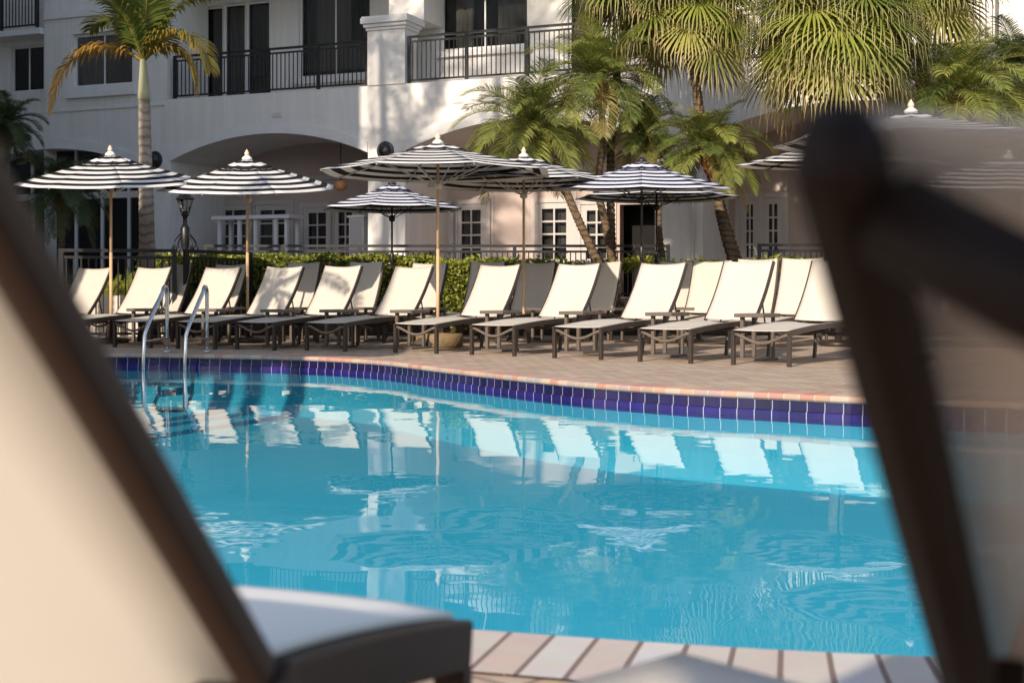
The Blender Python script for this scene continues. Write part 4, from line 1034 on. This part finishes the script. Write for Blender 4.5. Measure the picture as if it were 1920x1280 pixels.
def fan_leaf(mb, base, az, el, pet, R, droop=.5, nseg=58, var=.5, dry=0.0):
    d = Vector((cos(az) * cos(el), sin(az) * cos(el), sin(el))); side = Vector((-sin(az), cos(az), 0)); base = Vector(base)
    mid = base + d * pet * .55; c = base + d * pet + Vector((0, 0, -pet * .18)); ax = (c - mid).normalized(); mb.tube([base, mid, c], [.016, .012, .009], 5, False, (var, .4, 0))
    ax = (ax + Vector((0, 0, -.25))).normalized(); nrm = side.cross(ax).normalized() * -1
    if nrm.z < 0: nrm = -nrm
    v0 = min(1, max(0, var + random.uniform(-.35, .35)))
    for k in range(nseg):
        ph = radians(-150 + 300 * k / (nseg - 1)); dr = ax * cos(ph) + side * sin(ph)
        r = R * (.80 + .2 * cos(ph)) * random.uniform(.92, 1.05)
        fold = nrm * (.02 if k % 2 else -.02)
        p0 = c; p1 = c + dr * r * .35 + fold + nrm * .03; p2 = c + dr * r * .66 + fold * 1.5 + Vector((0, 0, -.04))
        d3 = (dr * .8 + Vector((0, 0, -.45))).normalized(); p3 = p2 + d3 * r * .17; p4 = p3 + (dr * .12 + Vector((random.uniform(-.1, .1), random.uniform(-.1, .1), -1))).normalized() * r * random.uniform(.10, .34)
        wv = dr.cross(nrm).normalized(); ws = (.006, r * .35 * radians(300 / nseg) * .62, .016, .008, .002)
        vr = min(1, max(0, v0 + random.uniform(-.25, .25))); tips = (0, 0, .05, .45 + dry, .85)
        ids = []
        for p, w_, tp_ in zip((p0, p1, p2, p3, p4), ws, tips):
            cc_ = (vr, min(1, tp_ * .9 + dry), 0); ids.append((mb.vert(p + wv * w_, cc_), mb.vert(p - wv * w_, cc_)))
        for (a, b), (c2, d2) in zip(ids, ids[1:]): mb.face((a, b, d2, c2))
def fan_palm(lab, crown, Z, basepx, ctrl=None, n=34, R=1.0, seed=1, pet=.9, grp='fan palms with drooping leaf tips', low=-.75, tr=.14):
    random.seed(seed); c = at(*crown, Z); b = at(basepx, HY, Z); b.z = 0
    t = thing('fan_palm', lab, 'palm tree', (b.x, b.y, 0), 0, grp); o = Vector((b.x, b.y, 0)); c = c - o
    trunk(t, [Vector((0, 0, .2))] + [at(q[0], q[1], Z) - o for q in (ctrl or [])] + [c], tr, tr * .8, M['trunk'], .09)
    m_ = MB(); m_.tube([c - Vector((0, 0, .9)), c - Vector((0, 0, .6)), c - Vector((0, 0, .2)), c], [.13, .20, .22, .08], 12)
    for k in range(60):
        a = random.random() * 6.28; h_ = random.uniform(.1, .8); q = c - Vector((0, 0, h_)) + Vector((cos(a), sin(a), 0)) * .17
        m_.tube([q, q + Vector((cos(a) * .12, sin(a) * .12, .06)), q + Vector((cos(a) * .2, sin(a) * .2, .0))], [.03, .02, .004], 4, False)
    m_.build('crown_base', M['fibre'], t)
    m_ = MB()
    for k in range(n):
        az = k * 2.399 + random.uniform(-.3, .3); e = low + (1.25 - low) * ((k + .5) / n)
        fan_leaf(m_, c + Vector((0, 0, .0)), az, e, pet * random.uniform(.8, 1.15), R * random.uniform(.85, 1.1), .5, var=.35 + .3 * random.random(), dry=.25 if k < n * .2 else 0)
    m_.build('crown', M['fan'], t)
fan_palm('large fan palm with hanging pale leaf tips above the dark frame', (1565, 40), 21.6, 1570, n=44, R=1.15, seed=31, pet=.95)
fan_palm('fan palm left of the largest fan palm, its brown trunk bare under the crown', (1297, 20), 23.2, 1415, [(1365, 420), (1310, 300), (1300, 150)], n=36, R=.95, seed=33, pet=.85, tr=.10)
fan_palm('fan palm at the top between the right balcony and the brown trunked fan palm', (1200, -45), 23.9, 1150, [(1150, 400), (1120, 200)], n=28, R=.9, seed=35, pet=.8, low=-.6, tr=.08)
fan_palm('fan palm at upper right behind the largest fan palm', (1730, -30), 23.4, 1735, n=28, R=.95, seed=36, pet=.8)
# palm whose shade falls on the pier, its crown above and left of the frame
random.seed(40)
def shade_palm(x, y, h, L, n, seed, lab, leaf='date', el=(-.6, 1.3)):
    random.seed(seed); t = thing('date_palm', lab, 'palm tree', (x, y, 0), 0, 'palms beyond the photo edges')
    trunk(t, [(0, 0, 0), (.2, 0, h * .5), (0, 0, h)], .13, .09, M['trunk'], .12)
    m_ = MB()
    for k in range(n):
        az = k * 2.399; e = el[0] + (el[1] - el[0]) * ((k + .5) / n); frond(m_, (0, 0, h), az, e, L * random.uniform(.85, 1.1), n=40, ll=.5, droop=1.3, wd=.014, hang=.3)
    m_.build('crown', M[leaf], t)
shade_palm(-7.7, 17.6, 10.0, 2.1, 22, 41, 'tall date palm whose crown stands above the top left of the photo')
shade_palm(-9.6, 12.2, 12.0, 2.4, 24, 43, 'tall date palm left of the pool beyond the photo edge')
shade_palm(-8.7, 16.9, 13.4, 2.3, 26, 47, 'unseen date palm with dense crown added at the left to shade the pier')  # this and the next two are added to shade pier and balcony
shade_palm(-7.6, 12.4, 15.9, 3.0, 34, 45, 'very tall unseen date palm added beside the pool to shade the balcony wall')
shade_palm(-8.0, 3.7, 20.4, 3.2, 36, 46, 'tallest unseen date palm, added near the camera to shade the upper facade')
# dry frond hanging into the top left corner
random.seed(50); c = at(-25, -60, 12.5)
t = thing('royal_palm', 'palm at the top left corner with a dry hanging frond', 'palm tree', (c.x - .9, c.y, 0))
trunk(t, [(0, 0, 0), (0, 0, 2), (.0, 0, c.z)], .14, .10, M['royal'], .10)
m_ = MB()
for az, el, L, dr, dry in ((-.1, -.2, 1.25, 1.8, .85), (.3, -.6, 1.1, 1.2, .9), (2.5, .8, 1.6, 1.4, .1), (-2, .9, 1.6, 1.4, .1), (1.3, 1.2, 1.6, 1.2, 0), (-1.0, .9, 1.6, 1.5, .1)):
    frond(m_, (.0, 0, c.z), az, el, L, n=40, ll=.34, droop=dr, wd=.016, dry=dry, hang=.8)
m_.build('crown', M['royal_leaf'], t)

def leaf_box(name, lab, cat, x0, y0, z0, x1, y1, z1, n, size, m='hedge', seed=1, wob=.05, grp=None, core=True):
    random.seed(seed); t = thing(name, lab, cat, ((x0 + x1) / 2, (y0 + y1) / 2, 0), 0, grp); ox, oy = (x0 + x1) / 2, (y0 + y1) / 2
    if core: MB().box(x0 - ox + .07, y0 - oy + .07, z0, x1 - ox - .07, y1 - oy - .07, z1 - .08).build('branches', M['hedge_core'], t, .05)
    mb = MB(); hx, hy = (x1 - x0) / 2, (y1 - y0) / 2
    for i in range(n):
        f = random.random()
        if f < .5: p = Vector((random.uniform(-hx, hx), random.uniform(-hy, hy), z1))
        elif f < .9: p = Vector((random.uniform(-hx, hx), -hy, random.uniform(z0, z1)))
        else: p = Vector((random.choice((-hx, hx)), random.uniform(-hy, hy), random.uniform(z0, z1)))
        bump = wob * (sin(p.x * 7 + seed) + .6 * sin(p.x * 17 + p.y * 9)) * .5; p.z += bump * (p.z > z1 - .1) ; p += Vector((random.gauss(0, .02), random.gauss(0, .03), random.gauss(0, .025)))
        a = Vector((random.uniform(-1, 1), random.uniform(-1, 1), random.uniform(-.2, 1))).normalized(); b = a.cross(Vector((random.uniform(-1, 1), random.uniform(-1, 1), random.uniform(-1, 1)))).normalized()
        s = size * random.uniform(.6, 1.3); q = (random.random() ** 1.3, 0, 0)
        mb.face([mb.vert(p, q), mb.vert(p + a * s * .5 + b * s * .32, q), mb.vert(p + a * s, q), mb.vert(p + a * s * .5 - b * s * .32, q)])
    mb.build('foliage', M[m], t); return t
leaf_box('hedge', 'clipped yellow green box hedge running behind the loungers', 'hedge', -6.25, 22.3, .05, -1.35, 23.5, 1.27, 30000, .065, seed=60)
leaf_box('hedge', 'rounded dark shrub block at the right end of the clipped hedge', 'hedge', -1.30, 22.0, .05, -.62, 23.2, 1.20, 6000, .06, seed=61)
def rosette(x, y, z, r, n, seed, m='shrub', lab='', name='leafy_shrub', grp='leafy shrubs behind the rear loungers', up=.5):
    random.seed(seed); mb = MB(); t = thing(name, lab, 'shrub', (x, y, z), 0, grp)
    MB().tube([(0, 0, -.25), (0, 0, .05)], .015, 6).build('stem', M['trunk'], t)
    for i in range(n):
        a = random.random() * 6.283; el = random.uniform(-.1, 1.4); rr = r * random.uniform(.3, 1.0) * (.6 if el > 1 else 1); c = Vector((cos(a) * cos(el), sin(a) * cos(el), sin(el) * up * 1.6)) * rr
        d = Vector((cos(a) * .9, sin(a) * .9, random.uniform(.1, 1.2))).normalized(); sd_ = d.cross(Vector((0, 0, 1))).normalized(); l = random.uniform(.08, .17); w_ = l * .22; q = (random.random(), 0, 0)
        p1 = c + d * l * .5; p2 = c + d * l + Vector((0, 0, -l * .25))
        mb.face([mb.vert(c, q), mb.vert(p1 + sd_ * w_, q), mb.vert(p2, q), mb.vert(p1 - sd_ * w_, q)])
    mb.build('foliage', M[m], t); return t
random.seed(70); spots = [(-.55 + .47 * i + random.uniform(-.1, .1), 22.35 + random.uniform(-.15, .3)) for i in range(16)]
ordn = ['first', 'second', 'third', 'fourth', 'fifth', 'sixth', 'seventh', 'eighth', 'ninth', 'tenth', 'eleventh', 'twelfth', 'thirteenth', 'fourteenth', 'fifteenth', 'sixteenth']
for i, (x, y) in enumerate(spots):
    rosette(x, y, 1.05 + random.uniform(-.06, .05), .34, 260, 80 + i, lab='bright green leafy shrub, %s from the left in the bed right of the hedge' % ordn[i])
for i, (px, Z, h) in enumerate(((165, 22.4, .72), (205, 22.3, .75), (240, 22.5, .8), (262, 22.7, .7))):
    p = at(px, HY, Z); random.seed(120 + i); t = thing('fern_clump', 'feathery green fern clump %s behind the black pool fence' % ['at the far left', 'left of the umbrella pole', 'right of the umbrella pole', 'nearest the hedge'][i], 'fern', (p.x, p.y, h - .35), 0, 'ferns behind the pool fence')
    mb = MB()
    for k in range(22): frond(mb, (0, 0, 0), random.random() * 6.28, random.uniform(.5, 1.4), random.uniform(.45, .75), n=22, ll=.10, droop=1.2, wd=.007, rr=.004, var=.7)
    mb.build('foliage', M['shrub'], t)
